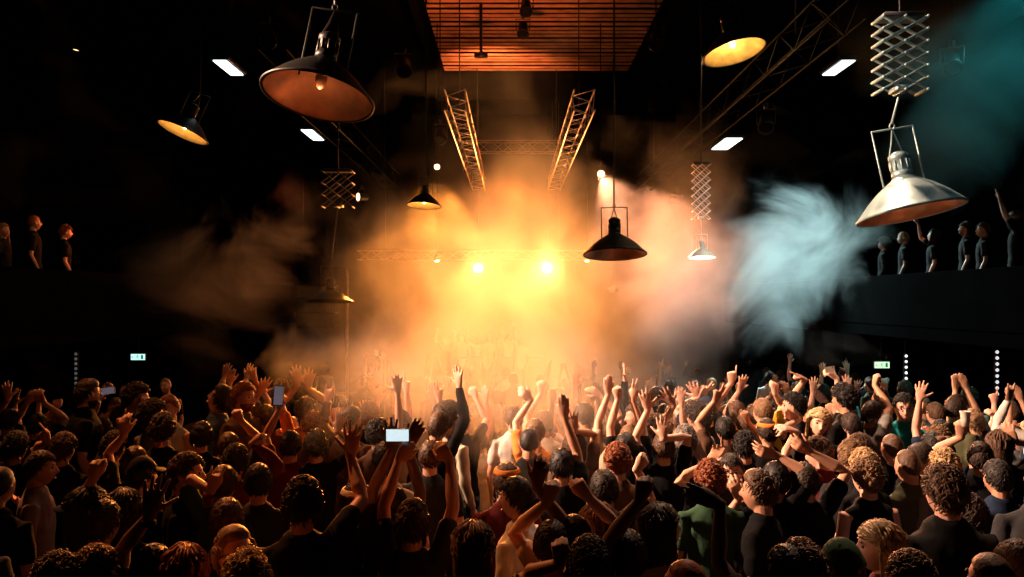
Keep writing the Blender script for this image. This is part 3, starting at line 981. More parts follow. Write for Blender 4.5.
def make_hair(style, seed=0):
    rnd = random.Random(seed)
    mb = MB()
    T = {'buzz': .005, 'short': .014, 'messy': .016, 'quiff': .016, 'curly': .020, 'afro': .045, 'long': .016, 'bob': .018, 'bun': .010, 'thin': .007}[style]
    low = {'long': .02, 'bob': .02, 'curly': .01, 'afro': .015}.get(style, 0)

    def fn(dx, dy, dz):
        m, p = hair_mask(dx, dy, dz, low)
        n = V((dx, dy, dz))
        k = T
        if style == 'quiff':
            k += .018 * sstep(.4, 1, dz) * sstep(-.4, .8, dy)
        if style in ('messy', 'curly', 'afro'):
            k += T * .5 * noise.noise(n * 6 + V((seed * 3.1, 0, 0)))
        return tuple(p + n * (k * m - .012 * (1 - m)))
    mb.add(*head_grid(fn, 36, 26))
    if style in ('buzz', 'thin'):
        return mb
    N = {'short': 620, 'messy': 700, 'quiff': 680, 'curly': 420, 'afro': 600, 'long': 230, 'bob': 210, 'bun': 230}[style]
    for i in range(N):
        for _ in range(20):
            z = rnd.uniform(-.75, 1)
            a = rnd.uniform(0, 2 * PI)
            s = math.sqrt(max(0, 1 - z * z))
            d = V((s * math.cos(a), s * math.sin(a), z))
            m, p = hair_mask(*d, low)
            if m > .85:
                break
        n = V((d.x / .077, d.y / .098, d.z / .12)).normalized()
        if style in ('curly', 'afro'):
            r = rnd.uniform(.008, .015) * (1.25 if style == 'afro' else 1)
            c = p + n * (T * rnd.uniform(.75, 1.25))
            # a small coil
            ax = V((rnd.gauss(0, 1), rnd.gauss(0, 1), rnd.gauss(0, 1))).normalized()
            u = ax.orthogonal().normalized()
            w_ = ax.cross(u)
            pts = [c + (u * math.cos(t) + w_ * math.sin(t)) * r + ax * (t * .0016) for t in [j * 1.05 for j in range(8)]]
            mb.add(*tube_mesh(pts, [(.0034, .0034)] * 8, 4))
            continue
        if style in ('long', 'bob', 'bun'):
            if style == 'bun':
                tgt = V((0, -.105, .035))
                q = p + n * T
                pts = [q]
                for j in range(4):
                    t = (j + 1) / 5
                    x = p.lerp(tgt, t)
                    nn = V((x.x / .077, x.y / .098, x.z / .12))
                    nn = nn.normalized()
                    hp = V(head_point(*nn))
                    pts.append(hp + nn * (T + .004))
                mb.add(*tube_mesh(pts, [(.005, .005)] * 5, 4))
                continue
            end = (-.30 if style == 'long' else -.125) + rnd.uniform(-.03, .03)
            p0 = p + n * T
            hx = V((p0.x, p0.y, 0))
            # fall outward over the skull, then straight down
            out_ = hx.normalized() if hx.length > .01 else V((rnd.uniform(-1, 1), -.6, 0)).normalized()
            if out_.y > .15:
                out_ = V((math.copysign(1, out_.x), -.05, 0)).normalized()
            e = V((out_.x * .090, out_.y * .108 - .004, .0))
            pts = [p0, p0.lerp(e, .5) + (n * .014 + V((0, 0, .03 * (1 if p0.z > .04 else 0)))), e + V((0, 0, -.02)), V((e.x * .95, e.y * .95 - .004, (end) * .55)), V((e.x * .8 + rnd.gauss(0, .008), e.y * .85 - .01, end))]
            wv = rnd.uniform(.007, .011)
            mb.add(*tube_mesh(pts, [(wv, .006), (wv, .006), (wv, .006), (wv, .005), (.003, .003)], 4))
            continue
        L = {'short': .026, 'messy': .042, 'quiff': .034}[style] * rnd.uniform(.6, 1.3)
        flow = V((d.x * .35 + rnd.gauss(0, .35), .55 + rnd.gauss(0, .3), -.25 - .4 * (1 - abs(d.z)))) if style != 'messy' else V((rnd.gauss(0, .8), rnd.gauss(.2, .8), rnd.gauss(-.1, .6)))
        if style == 'quiff' and d.z > .5:
            flow = V((rnd.gauss(0, .25), -.2, .9))
        flow = flow - n * flow.dot(n)
        lift = {'short': .35, 'messy': .6, 'quiff': .55}[style]
        g = (flow.normalized() + n * lift).normalized()
        q = p + n * (T * .6)
        pts = [q, q + g * L * .5, q + g * L * .85 - n * L * .15 + V((0, 0, -.004)), q + g * L - n * L * .35 + V((0, 0, -.008))]
        mb.add(*tube_mesh(pts, [(.0040, .003), (.0040, .003), (.003, .0025), (.001, .001)], 4, n))
    if style == 'bun':
        for k in range(40):
            a = V((rnd.gauss(0, 1), rnd.gauss(0, 1), rnd.gauss(0, 1))).normalized()
            u = a.orthogonal().normalized()
            w_ = a.cross(u)
            c = V((0, -.128, .045))
            mb.add(*tube_mesh([c + (u * math.cos(t) + w_ * math.sin(t)) * .03 for t in [j * .8 for j in range(7)]], [(.007, .007)] * 7, 4))
    return mb


def mesh_of(mb, name, m=None):
    me = bpy.data.meshes.new(name)
    me.from_pydata([tuple(p) for p in mb.v], [], mb.f)
    me.polygons.foreach_set('use_smooth', [True] * len(me.polygons))
    me.update()
    if m:
        me.materials.append(m)
    return me


HAIR = {}
for st in ('buzz', 'short', 'messy', 'quiff', 'curly', 'afro', 'long', 'bob', 'bun', 'thin'):
    HAIR[st] = [mesh_of(make_hair(st, s), 'hair', HAIRC['dark']) for s in ((1, 2) if st not in ('buzz', 'thin') else (1,))]


def cap_mesh(kind):
    mb = MB()
    if kind == 'beanie':
        def fn(dx, dy, dz):
            x, y, z = head_point(dx, max(dy, -1), dz)
            m = sstep(.012, .022, z)
            p, n = V((x, y, z)), V((dx, dy, dz))
            rib = .0015 * math.sin(math.atan2(dx, dy) * 26)
            return tuple(p + n * ((.017 + rib + (.006 if z < .05 else 0)) * m - .014 * (1 - m)))
        mb.add(*head_grid(fn, 52, 26))
    else:
        def fn(dx, dy, dz):
            x, y, z = head_point(dx, dy, dz)
            m = sstep(.036, .044, z)
            p, n = V((x, y, z)), V((dx, dy, dz))
            return tuple(p + n * ((.016 + .006 * sstep(.6, 1, dz)) * m - .014 * (1 - m)))
        mb.add(*head_grid(fn, 36, 26))
        sgn = 1 if kind == 'cap' else -1
        top, bot = [], []
        for r in (0, 1):
            for i in range(13):
                a = -1.15 + 2.3 * i / 12
                rad = .088 if r == 0 else .088 + .072 * math.cos(a * .95)
                z = .048 - (.012 if r else 0) - .012 * math.sin(abs(a)) * r
                top.append(V((math.sin(a) * rad * .95, sgn * (math.cos(a) * (rad + .006)), z)))
        bot = [p - V((0, 0, .005)) for p in top]
        vs = top + bot
        n = len(top)
        fs = []
        for i in range(12):
            fs += [(i, i + 1, 14 + i, 13 + i), (n + i, n + 13 + i, n + 14 + i, n + i + 1), (13 + i, 14 + i, n + 14 + i, n + 13 + i)]
        fs += [(0, 13, n + 13, n), (12, n + 12, n + 25, 25)]
        mb.add(vs, fs)
    return mesh_of(mb, 'cap', CLOTH['navy'])


CAPS = {k: cap_mesh(k) for k in ('cap', 'backcap', 'beanie')}


def small_meshes():
    e = MB().lathe([(.0035, -.011), (.009, -.0075), (.0118, 0), (.009, .0075), (.0035, .011)], 10)
    br = MB().tube([(-.018, -.004, 0), (0, 0, .004), (.018, -.006, -.001)], [.003, .0042, .0025], 6)
    mo = MB().tube([(-.024, -.007, .001), (-.012, -.001, 0), (0, .001, .0015), (.012, -.001, 0), (.024, -.007, .001)], [.002, .0048, .0052, .0048, .002], 6)
    g = MB()
    for s in (-1, 1):
        c = V((s * .033, .098, .006))
        ring = [c + V((.024 * math.cos(t), 0, .017 * math.sin(t))) for t in [2 * PI * k / 12 for k in range(13)]]
        g.tube(ring, .0024, 5)
        g.tube([c + V((s * .024, 0, .004)), V((s * .080, .07, .012)), V((s * .083, -.005, .008)), V((s * .081, -.02, -.004))], .0022, 5)
    g.tube([(-.010, .099, .010), (0, .102, .012), (.010, .099, .010)], .0022, 5)

    def bf(dx, dy, dz):
        x, y, z = head_point(dx, dy, dz)
        m = sstep(-.035, -.055, z) * sstep(-.02, .02, y) * (1 - math.exp(-((x) / .018) ** 2 - ((z + .072) / .008) ** 2))
        return tuple(V((x, y, z)) + V((dx, dy, dz)) * (.010 * m - .010 * (1 - m)))
    be = MB()
    be.add(*head_grid(bf, 36, 26))
    hb = MB()

    def hf(dx, dy, dz):
        x, y, z = head_point(dx, dy, dz)
        m = sstep(.045, .052, z) * sstep(.088, .080, z)
        return tuple(V((x, y, z)) + V((dx, dy, dz)) * (.026 * m - .012 * (1 - m)))
    hb.add(*head_grid(hf, 36, 40))
    return mesh_of(e, 'eye', M_eye), mesh_of(br, 'eyebrow', HAIRC['dark']), mesh_of(g, 'glasses', M_phone), mesh_of(be, 'beard', HAIRC['dark']), mesh_of(hb, 'headband', CLOTH['red']), mesh_of(mo, 'mouth', MATS['lips'])


mat('lips', (0.30, 0.10, 0.08), 0.4, vary=0.1)
EYE, BROW, GLASSES, BEARD, HEADBAND, MOUTH = small_meshes()
BODY_CACHE = {}
PEOPLE = []
TRO = ['black', 'navy', 'denim', 'charcoal']
VHSC = 1.765


def child(name, me, m, root, mtx=None):
    o = link(name, me, m, root)
    if mtx is not None:
        o.matrix_local = mtx
    return o


def dress(root, body, shirt, hm, skin, hair, hc, top, rnd, face=True, extras=()):
    child('body', body, SKINS[skin], root)
    child('shirt', shirt, CLOTH[top], root)
    child('trousers', TROUSERS, CLOTH[rnd.choice(TRO)], root)
    for s in SHOES:
        child('shoe', s, M_shoe, root)
    if hair:
        child('hair', rnd.choice(HAIR[hair]), HAIRC[hc], root, hm)
    if face:
        for s in (-1, 1):
            child('eye', EYE, M_eye, root, hm @ Matrix.Translation(V((s * .031, .0735, .008))) @ Matrix.Rotation(R(90), 4, 'X'))
            child('eyebrow', BROW, HAIRC[hc if hc != 'blond' else 'light'], root, hm @ Matrix.Translation(V((s * .031, .092, .029))))
        child('mouth', MOUTH, MATS['lips'], root, hm @ Matrix.Translation(V((0, .0965, -.0715))))
    for e in extras:
        k, _, c = e.partition(':')
        if k in CAPS:
            child('cap' if k != 'beanie' else 'beanie', CAPS[k], CLOTH[c or 'navy'], root, hm)
        if k == 'glasses':
            child('glasses', GLASSES, M_phone, root, hm)
        if k == 'beard':
            child('beard', BEARD, HAIRC[hc], root, hm)
        if k == 'headband':
            child('headband', HEADBAND, CLOTH[c or 'red'], root, hm)


def depth_for(top, size, smin=.88, smax=1.10):
    """Distance and body scale of someone whose head top shows at row TOP and whose head is SIZE pixels high."""
    d = 0.25 * F / size
    for _ in range(8):
        H = CAMZ + (HZ - top) / F * d - floor_z(d)
        s = H / VHSC
        c = min(smax, max(smin, s))
        if abs(c - s) < 1e-4:
            break
        d = (CAMZ - floor_z(d) - c * VHSC) / ((top - HZ) / F)
    return d, c


HEROES = []


def hero(px, top, size, yaw, skin, hair, hc, shirt, anchor, label, hands=(), head=(0, 0, 0), sleeve='tee', extras=(), build=1.0, face=None, lean=0.0, poles=None, fz=None):
    """One person of the crowd in their own pose. yaw: 0 looks at the stage, 90 to the left of the picture, 180 at the camera, -90 right."""
    d, s = depth_for(top, size)
    root = empty('person', (0, 0, 0), label, 'person', 'people in the crowd')
    c = P(px, top, d)
    root.location = (c.x, c.y, floor_z(d) if fz is None else fz)
    root.rotation_euler = (0, 0, R(yaw))
    root.scale = (s, s, s)
    M = Matrix.Translation(root.location) @ Matrix.Rotation(R(yaw), 4, 'Z') @ Matrix.Scale(s, 4)
    Mi = M.inverted()
    arms = [None, None]
    tg = []
    for h in hands:
        hx, hy, pose = h[:3]
        dd = h[3] if len(h) > 3 else -0.02
        dr = h[4] if len(h) > 4 else None
        sd = h[5] if len(h) > 5 else None
        W = Mi @ P(hx, hy, d + dd)
        if dr is not None:   # direction on the picture plane, degrees from up, clockwise
            D = Mi.to_3x3() @ V((math.sin(R(dr)), 0.0, math.cos(R(dr))))
            D.normalize()
        else:
            D = None
        tg.append([W, pose, D, sd])
    if len(tg) == 2 and tg[0][3] is None:
        tg.sort(key=lambda t: t[0].x)
        tg[0][3], tg[1][3] = 'L', 'R'
    for W, pose, D, sd in tg:
        if sd is None:
            sd = 'L' if W.x < 0 else 'R'
        side = -1 if sd == 'L' else 1
        up = D if D is not None else (W - V((side * .17, 0, 1.42))).normalized()
        W2 = W - up * .085
        pl = poles.get(sd) if poles else None
        if pl is not None:
            pl = Mi.to_3x3() @ V(pl)
        arms[0 if side < 0 else 1] = (W2, pose, D, pl)
    hd = tuple(R(a) for a in head)
    body, shirt_me, hf = make_body(arms, hd, 0.0068 if size > 30 else 0.0085, sleeve, 1.0 if size > 30 else 1.12, build)
    body.materials.append(SKINS[skin])
    shirt_me.materials.append(CLOTH[shirt])
    if not TROUSERS.materials:
        TROUSERS.materials.append(CLOTH['black'])
        for q in SHOES:
            q.materials.append(M_shoe)
    rnd = random.Random(int(px * 7 + top))
    dress(root, body, shirt_me, head_matrix(*hd), skin, hair, hc, shirt, rnd, True if face is None else face, extras)
    HEROES.append(dict(loc=root.location.copy(), anchor=anchor, root=root, M=M, hands=hf, px=px, top=top))
    return HEROES[-1]


def held(h, side, name, label, cat, size, screen=None, tilt=0.0, m=None, off=(0, .035, .10), group=None):
    """A slab (phone, card) in a hand; off = palm-normal, finger-direction offsets."""
    W, D, T, N, Sh = h['hands'][0 if side == 'L' else 1]
    M3 = h['M'].to_3x3()
    D2, T2 = (M3 @ D).normalized(), (M3 @ T).normalized()
    T2 = (T2 - D2 * T2.dot(D2)).normalized()
    N2 = D2.cross(T2)
    if N2.dot(M3 @ N) < 0:
        N2 = -N2
    c = (h['M'] @ W) + D2 * off[2] + N2 * off[1] + T2 * off[0]
    r = empty(name, c, label, cat, group)
    rot = Matrix((V((1, 0, 0)), V((0, 1, 0)), V((0, 0, 1)))).transposed()
    r.rotation_euler = (0, R(tilt), 0)
    MB().box((0, 0, 0), (size[0], size[1], size[2])).build('shell', m or M_phone, r, smooth=False)
    if screen is not None:
        MB().box((0, -size[1] / 2 - .0006, 0), (size[0] * .9, .0016, size[2] * .9)).build('screen', screen, r, smooth=False)
    else:
        MB().lathe([(.006, -.002), (.006, .002)], 10, (size[0] * .3, -size[1] / 2 - .001, size[2] * .36), Matrix.Rotation(R(90), 3, 'X')).build('lens', M_steel, r)
    return r
# ---------------------------------------------------------------- people one can single out
H = hero
# front rows, from the dark corner by the LED strip across to the hooded man
h_leftman = H(37, 450, 36, -70, 'rosy', 'short', 'dark', 'pink', 'pink-shirted man', 'short-haired man in profile wearing a dusty pink T-shirt, orange light on his face', [(5, 505, 'relax', .1, None, 'L')])
H(84, 486, 52, -72, 'tan', 'long', 'black', 'green', 'man in blue cap', 'long dark-haired man in a blue cap and glasses, green jacket, seen in profile', sleeve='long', extras=('backcap:navy', 'glasses'), build=1.1)
H(122, 489, 42, 5, 'tan', 'bob', 'dark', 'black', 'bob-haired woman', 'woman with a dark rounded bob seen from behind, beside the blue cap')
H(139, 457, 32, -30, 'rosy', 'short', 'dark', 'black', 'man in dark cap', 'man in a dark cap whose orange-lit cheek shows beneath it', extras=('cap:black',))
H(100, 500, 36, -10, 'tan', 'short', 'dark', 'black', 'man with fist up', 'person in black T-shirt lifting one clenched fist just above the blue cap', [(97, 463, 'fist', .05)])
h = H(150, 545, 48, 0, 'brown', 'short', 'black', 'charcoal', 'person with wristband', 'dark-haired person lifting an open hand with a black wristband', [(153, 497, 'open', .0, 10, 'L')])
WRISTBAND = h
H(183, 545, 46, 10, 'rosy', 'bob', 'red', 'black', 'copper-haired woman', 'woman with glossy copper-red hair at the bottom of the crowd')
H(53, 556, 48, 0, 'tan', 'curly', 'brown', 'charcoal', 'brown-curled person', 'person with loose brown curls standing low before the man in blue cap')
H(90, 548, 44, -20, 'fair', 'messy', 'light', 'grey', 'grey-hooded person', 'light brown-haired person in a pale grey sweatshirt before the blue cap', sleeve='long')
H(183, 453, 43, -75, 'rosy', 'messy', 'brown', 'black', 'man in black jacket', 'tousled brown-haired man in a black jacket, profile rimmed with orange light', sleeve='long')
H(258, 463, 42, 15, 'tan', 'short', 'black', 'charcoal', 'smooth-haired man', 'man with smooth black hair seen from behind, below the lifted phone')
H(227, 498, 36, 20, 'tan', 'short', 'brown', 'black', 'low brown head', 'brown-haired person looking down between two taller dark-haired men')
H(236, 527, 48, -130, 'fair', 'quiff', 'light', 'black', 'man in sunglasses', 'man in sunglasses tilting his lit forehead up to the ceiling', head=(0, 18, 0), extras=('glasses',))
H(247, 553, 46, 30, 'fair', 'curly', 'blond', 'brown', 'blond-curled person', 'person with short blond curls at the very bottom of the crowd')
H(302, 478, 54, 5, 'rosy', 'messy', 'dark', 'black', 'man with red-rimmed hair', 'tall man with tousled hair rimmed red, black T-shirt, dark hand reaching high', [(352, 440, 'open', .35, 5, 'R')], build=1.05, poles={'R': (.9, 0, -.5)})
H(355, 481, 46, -5, 'fair', 'short', 'black', 'black', 'white-headband person', 'dark-haired person with a white headband and black top', extras=('headband:white',))
h_phone = H(412, 500, 52, 0, 'rosy', 'quiff', 'brown', 'charcoal', 'man filming', 'short-haired man from behind filming the stage with both arms raised', [(409, 434, 'hold', .25, 35, 'L'), (443, 434, 'hold', .25, -35, 'R')], build=1.05, poles={'L': (-1, 0, -.3), 'R': (1, 0, -.3)}, sleeve='tee')
H(392, 486, 44, 0, 'dark', 'short', 'black', 'black', 'clapping person', 'person in silhouette clapping two big dark hands above the phone', [(395, 417, 'open', .1, -8, 'L'), (412, 413, 'flat', .1, 28, 'R')], poles={'R': (1, 0, -.5), 'L': (-1, 0, -.5)})  # dark skin colour paints in the backlit silhouette
H(473, 521, 44, 5, 'fair', 'long', 'light', 'black', 'long-haired blonde', 'woman with long straight golden-brown hair seen from behind')
h_whitetee = H(520, 476, 48, 62, 'tan', 'short', 'black', 'white', 'man in white T-shirt', 'dark-haired man in a white T-shirt turning his face to his shoulder', build=1.05)
H(507, 462, 34, 0, 'fair', 'short', 'brown', 'maroon', 'headband man', 'man with a striped headband standing just behind the white T-shirt', extras=('headband:orange',))
H(529, 427, 34, 0, 'tan', 'buzz', 'black', 'black', 'cropped-haired man', 'man with a smooth cropped head and black T-shirt in the orange haze', build=1.1)
H(430, 440, 31, 0, 'rosy', 'short', 'brown', 'charcoal', 'man before phone', 'brown-haired man framed between the raised arms of the man filming')
H(562, 448, 30, 0, 'tan', 'short', 'black', 'black', 'black-haired man', 'black-haired man under the tall dark hand in the orange haze', [(562, 400, 'flat', .1, -4, 'R')])
H(575, 515, 40, 5, 'fair', 'short', 'dark', 'cream', 'cream T-shirt person', 'person in a cream T-shirt joining two fists over their head', [(553, 486, 'fist', .0, 20, 'L'), (577, 484, 'fist', .05, -40, 'R')])
H(552, 520, 38, 0, 'tan', 'short', 'dark', 'black', 'thin-armed person', 'person with a thin bare arm stretched up past the joined fists', [(540, 470, 'relax', .1, 12, 'R')])
H(605, 469, 38, 10, 'fair', 'short', 'dark', 'black', 'short dark crop', 'man with thick dark hair and pale ears seen from behind, near the curly redhead', [(645, 459, 'fist', .1, 40, 'R')])
H(598, 503, 38, -10, 'fair', 'bob', 'light', 'charcoal', 'light-bobbed woman', 'woman with a light brown bob looking down, a hand hanging beside her')
H(590, 538, 46, 0, 'tan', 'messy', 'dark', 'black', 'dark tousled head', 'person with dark tousled hair low between two raised forearms', [(560, 545, 'fist', .05, 0, 'L')])
H(660, 503, 56, -62, 'rosy', 'long', 'dark', 'white', 'woman in profile', 'long-haired woman in profile with a pale rim of light on her face', head=(0, 8, 0))
H(628, 530, 50, -8, 'brown', 'short', 'black', 'black', 'clasping person', 'person raising a thick dark forearm with a clasped hand at its top', [(645, 482, 'fist', -.1, 15, 'L')])
H(618, 444, 31, 0, 'tan', 'curly', 'red', 'brown', 'curly redhead', 'person with a round mop of reddish-brown curls seen from behind')
H(711, 461, 38, 0, 'tan', 'curly', 'red', 'green', 'curly-haired man', 'person with tight auburn curls lit orange, seen from behind')
h_brownhair = H(762, 470, 46, 55, 'tan', 'quiff', 'brown', 'black', 'smooth brown head', 'man with smooth thick brown hair turned away, shaded face in profile')
H(790, 545, 46, 10, 'dark', 'short', 'black', 'black', 'long-armed person', 'person reaching one very long dark arm slanting across the crowd', [(703, 497, 'flat', .15, -68, 'L')], poles={'L': (-.2, 0, -.6)})
h_arch = H(806, 462, 34, 10, 'tan', 'short', 'dark', 'black', 'tattooed man', 'man in black T-shirt with tattooed arms arched over his head', [(764, 452, 'relax', .05, -75, 'L'), (800, 446, 'relax', .1, -60, 'R')], poles={'L': (.6, 0, .8), 'R': (1, 0, .3)}, build=1.1)
H(803, 543, 44, 0, 'fair', 'curly', 'light', 'black', 'low curls', 'person with tight light brown curls, low beside the green beanie')
H(845, 539, 52, 10, 'rosy', 'short', 'dark', 'olive', 'green beanie', 'person in a dark green beanie seen from behind', extras=('beanie:green',))
H(884, 520, 46, 75, 'rosy', 'bob', 'blond', 'maroon', 'fair-haired woman', 'woman with straight dark blond hair tucked behind her ear, in profile')
H(868, 459, 42, 12, 'rosy', 'curly', 'light', 'black', 'tank-top man', 'man with curly light brown hair and a black tank top, pale nape', sleeve='none')
h_big = H(947, 465, 54, 0, 'rosy', 'messy', 'brown', 'black', 'broad man in black', 'broad-shouldered man in a black T-shirt with tufty brown hair, from behind', build=1.22)
H(1000, 459, 42, 8, 'tan', 'short', 'black', 'navy', 'man in navy jacket', 'black-haired man in a dark navy jacket seen from behind', sleeve='long', build=1.1)
H(972, 492, 32, 30, 'tan', 'short', 'dark', 'denim', 'denim-shirted person', 'person in a blue denim shirt wedged between two big backs', sleeve='long')
H(996, 552, 40, 20, 'rosy', 'thin', 'brown', 'charcoal', 'balding man', 'balding man whose shiny crown shows at the bottom of the crowd')
H(1024, 540, 46, 40, 'rosy', 'short', 'brown', 'charcoal', 'dark grey-topped man', 'person in a dark grey top cut by the edge of the crowd', sleeve='long', build=1.1)
H(915, 553, 44, 10, 'rosy', 'messy', 'light', 'black', 'light tufts', 'person whose light brown tufts show below the broad man in black')
H(910, 448, 34, 20, 'tan', 'buzz', 'brown', 'olive', 'olive T-shirt man', 'man in an olive T-shirt with a close-cropped head, beside the tank top', build=1.1)
H(912, 440, 28, -95, 'rosy', 'short', 'dark', 'charcoal', 'tilted profile man', 'dark-haired man in profile bending his face down near the teal shirt', head=(0, -20, 0))
H(946, 450, 33, 0, 'fair', 'curly', 'blond', 'grey', 'fair curls', 'person with short fair curls just behind the broad man in black')

# right-hand middle rows
h_teal = H(904, 393, 29, 160, 'rosy', 'messy', 'black', 'teal', 'teal-shirted man', 'man in black glasses and a teal shirt facing the camera', extras=('glasses',), build=1.1)
h_olive = H(955, 394, 29, -72, 'rosy', 'short', 'dark', 'olive', 'olive polo man', 'dark-haired man in profile wearing an olive polo shirt', extras=('beard',), build=1.1)
H(969, 388, 26, -40, 'fair', 'curly', 'brown', 'cream', 'cream-shirted man', 'curly-haired man in a cream shirt behind the olive polo shirt')
h_fist = H(871, 400, 29, -75, 'tan', 'short', 'dark', 'grey', 'grey T-shirt man', 'dark-haired man in a grey T-shirt punching one fist up high', [(876, 376, 'fist', .1, 8, 'R')], build=1.1)
H(905, 381, 23, -20, 'rosy', 'curly', 'brown', 'black', 'curly head behind teal', 'curly-haired person directly behind the man in the teal shirt', [(882, 380, 'fist', .0)])
H(923, 395, 25, 10, 'rosy', 'short', 'light', 'cream', 'man in cream T-shirt', 'light brown-haired man in a cream T-shirt looking away to the stage')
H(937, 402, 24, 15, 'rosy', 'short', 'brown', 'black', 'low brown head by polo', 'short brown-haired person squeezed beside the olive polo shirt')
H(894, 433, 30, 10, 'rosy', 'thin', 'brown', 'black', 'bald man', 'bald man with a lit crown in front of the teal shirt')
H(861, 434, 30, 0, 'tan', 'messy', 'brown', 'charcoal', 'shaggy brown head', 'shaggy brown-haired person in front of the grey T-shirt man')
H(866, 450, 32, 5, 'fair', 'curly', 'blond', 'black', 'fair curly person', 'person with fluffy fair curls behind the black tank top')
H(846, 384, 29, 30, 'tan', 'curly', 'black', 'black', 'black curls man', 'man with a big round head of black curls in a black T-shirt')
H(824, 384, 26, 75, 'rosy', 'messy', 'dark', 'black', 'profile before curls', 'dark-haired man in profile whose pale face meets the big black curls')
H(796, 392, 28, 70, 'rosy', 'messy', 'black', 'charcoal', 'reaching man', 'black-haired man with an arm bent up, two fingers pointing', [(797, 375, 'point', .15, -60, 'R')])
h_smile = H(816, 407, 31, 172, 'fair', 'bob', 'blond', 'black', 'smiling blonde', 'smiling blonde woman facing the camera with an arm over her head', [(790, 415, 'relax', .0, -60, 'R')], head=(0, 0, -12))
H(852, 412, 28, 10, 'rosy', 'short', 'dark', 'grey', 'grey sweatshirt person', 'person in a grey sweatshirt seen from behind, by the smiling blonde', sleeve='long', build=1.1)
h_card = H(848, 401, 27, 20, 'fair', 'short', 'brown', 'black', 'card-waving person', 'person waving a small pale card on a long bent arm', [(830, 367, 'hold', .05, -50, 'L')], poles={'L': (.8, 0, -.3)})
H(764, 398, 27, 20, 'fair', 'short', 'light', 'yellow', 'yellow T-shirt person', 'person in a bright yellow T-shirt with hair lit gold', [(775, 384, 'fist', .02, 0, 'R')])
H(768, 418, 29, 5, 'tan', 'short', 'dark', 'black', 'orange headband person', 'dark-haired person wearing a bright orange headband', extras=('headband:orange',))
H(786, 400, 24, 0, 'brown', 'short', 'black', 'maroon', 'dark-skinned dancer', 'dark-skinned person with both hands up near the yellow T-shirt', [(771, 389, 'flat', .0), (787, 387, 'relax', .0)])
h_wglass = H(731, 452, 30, 165, 'tan', 'short', 'dark', 'charcoal', 'woman in glasses', 'woman in glasses facing the camera, an arm hooked beside her', [(708, 452, 'relax', .05)], extras=('glasses',))
H(726, 416, 29, 5, 'tan', 'short', 'black', 'brown', 'black-haired dancer', 'person with neat black hair from behind, hands lifted beside the ears', [(716, 392, 'peace', .05), (748, 412, 'fist', .05)])
H(745, 431, 29, -10, 'tan', 'messy', 'black', 'black', 'glossy black head', 'person with glossy tousled black hair in front of the orange headband')
H(777, 461, 32, 0, 'tan', 'short', 'black', 'black', 'short black crop', 'person with short black hair behind the smooth brown head', [(735, 487, 'relax', .1, -20, 'L')])
H(691, 401, 26, 0, 'rosy', 'messy', 'brown', 'black', 'brown-haired dancer', 'brown-haired person throwing one straight arm up beside the dark cap', [(697, 389, 'open', .1)])
H(707, 397, 26, 10, 'rosy', 'short', 'dark', 'navy', 'navy cap person', 'person in a navy cap making a pointing hand', [(702, 388, 'peace', .1)], extras=('cap:navy',))
H(736, 400, 26, -10, 'rosy', 'short', 'brown', 'charcoal', 'high-pointing person', 'person with one pale arm straight up, fingers pinched high above', [(732, 374, 'point', .05, 5)])
H(755, 404, 24, 10, 'rosy', 'short', 'brown', 'black', 'small-fisted person', 'person lifting a small pale fist behind the yellow T-shirt', [(739, 383, 'open', .1)])
H(823, 436, 30, 45, 'rosy', 'messy', 'brown', 'maroon', 'leaning brown head', 'brown-haired person leaning forward under the smiling blonde', [(786, 428, 'relax', .0, -70, 'L')], head=(0, -15, 12))
H(852, 440, 30, -10, 'rosy', 'messy', 'light', 'charcoal', 'tousled light head', 'person with tousled light brown hair beside the leaning brown head')
H(981, 441, 28, -20, 'tan', 'short', 'dark', 'black', 'drink holder', 'dark-haired person lifting a plastic cup before the olive polo shirt', [(961, 426, 'hold', -.05, 0, 'L')])
CUPMAN = HEROES[-1]
H(1000, 430, 29, -30, 'tan', 'bob', 'brown', 'black', 'brown-haired woman by polo', 'woman with brown hair resting a pale hand on her temple', [(1010, 432, 'relax', -.05, -30, 'R')])
H(1016, 425, 26, 30, 'rosy', 'short', 'dark', 'grey', 'pointing person at edge', 'person at the edge stretching one arm sideways with a fist', [(989, 411, 'fist', .05, -75, 'L')])
H(1012, 400, 24, 20, 'rosy', 'short', 'brown', 'red', 'red-shirted person', 'person in a red T-shirt at the edge beneath the LED strip')
H(935, 432, 28, 20, 'brown', 'short', 'black', 'black', 'clasped-fist person', 'person holding a dark fist against the olive polo shirt', [(942, 438, 'fist', -.05, -20, 'R')])
H(686, 425, 29, 0, 'rosy', 'messy', 'grey', 'charcoal', 'grey-haired person', 'person with greyish tousled hair behind the auburn curls', [(668, 398, 'open', .1, -35, 'L')])
H(664, 432, 29, -5, 'fair', 'short', 'brown', 'black', 'spread-handed person', 'person holding two spread pale hands up side by side', [(646, 400, 'open', .1, -10), (663, 428, 'open', -.1, 0)])
H(673, 403, 22, 10, 'rosy', 'buzz', 'light', 'cream', 'shaven head', 'person with a pale shaven head among raised hands')
h_gray = H(655, 386, 22, -60, 'rosy', 'short', 'brown', 'black', 'bearded face', 'person whose small lit face shows beside spread fingers', extras=('beard',))
H(585, 402, 27, 20, 'tan', 'short', 'black', 'black', 'round black head', 'person with a round black head of hair under the raised fist', [(594, 391, 'relax', .1, -50, 'R')], poles={'R': (1, 0, .3)})
H(612, 418, 29, 0, 'fair', 'short', 'brown', 'cream', 'straight-armed person', 'person with one pale arm straight up, flat hand at its top', [(609, 381, 'flat', .05, 0)])
H(630, 424, 29, 0, 'fair', 'short', 'light', 'black', 'two-armed V person', 'person spreading both pale arms in a narrow V above the redhead', [(617, 389, 'fist', .05, -5), (635, 388, 'peace', .05, 20)])
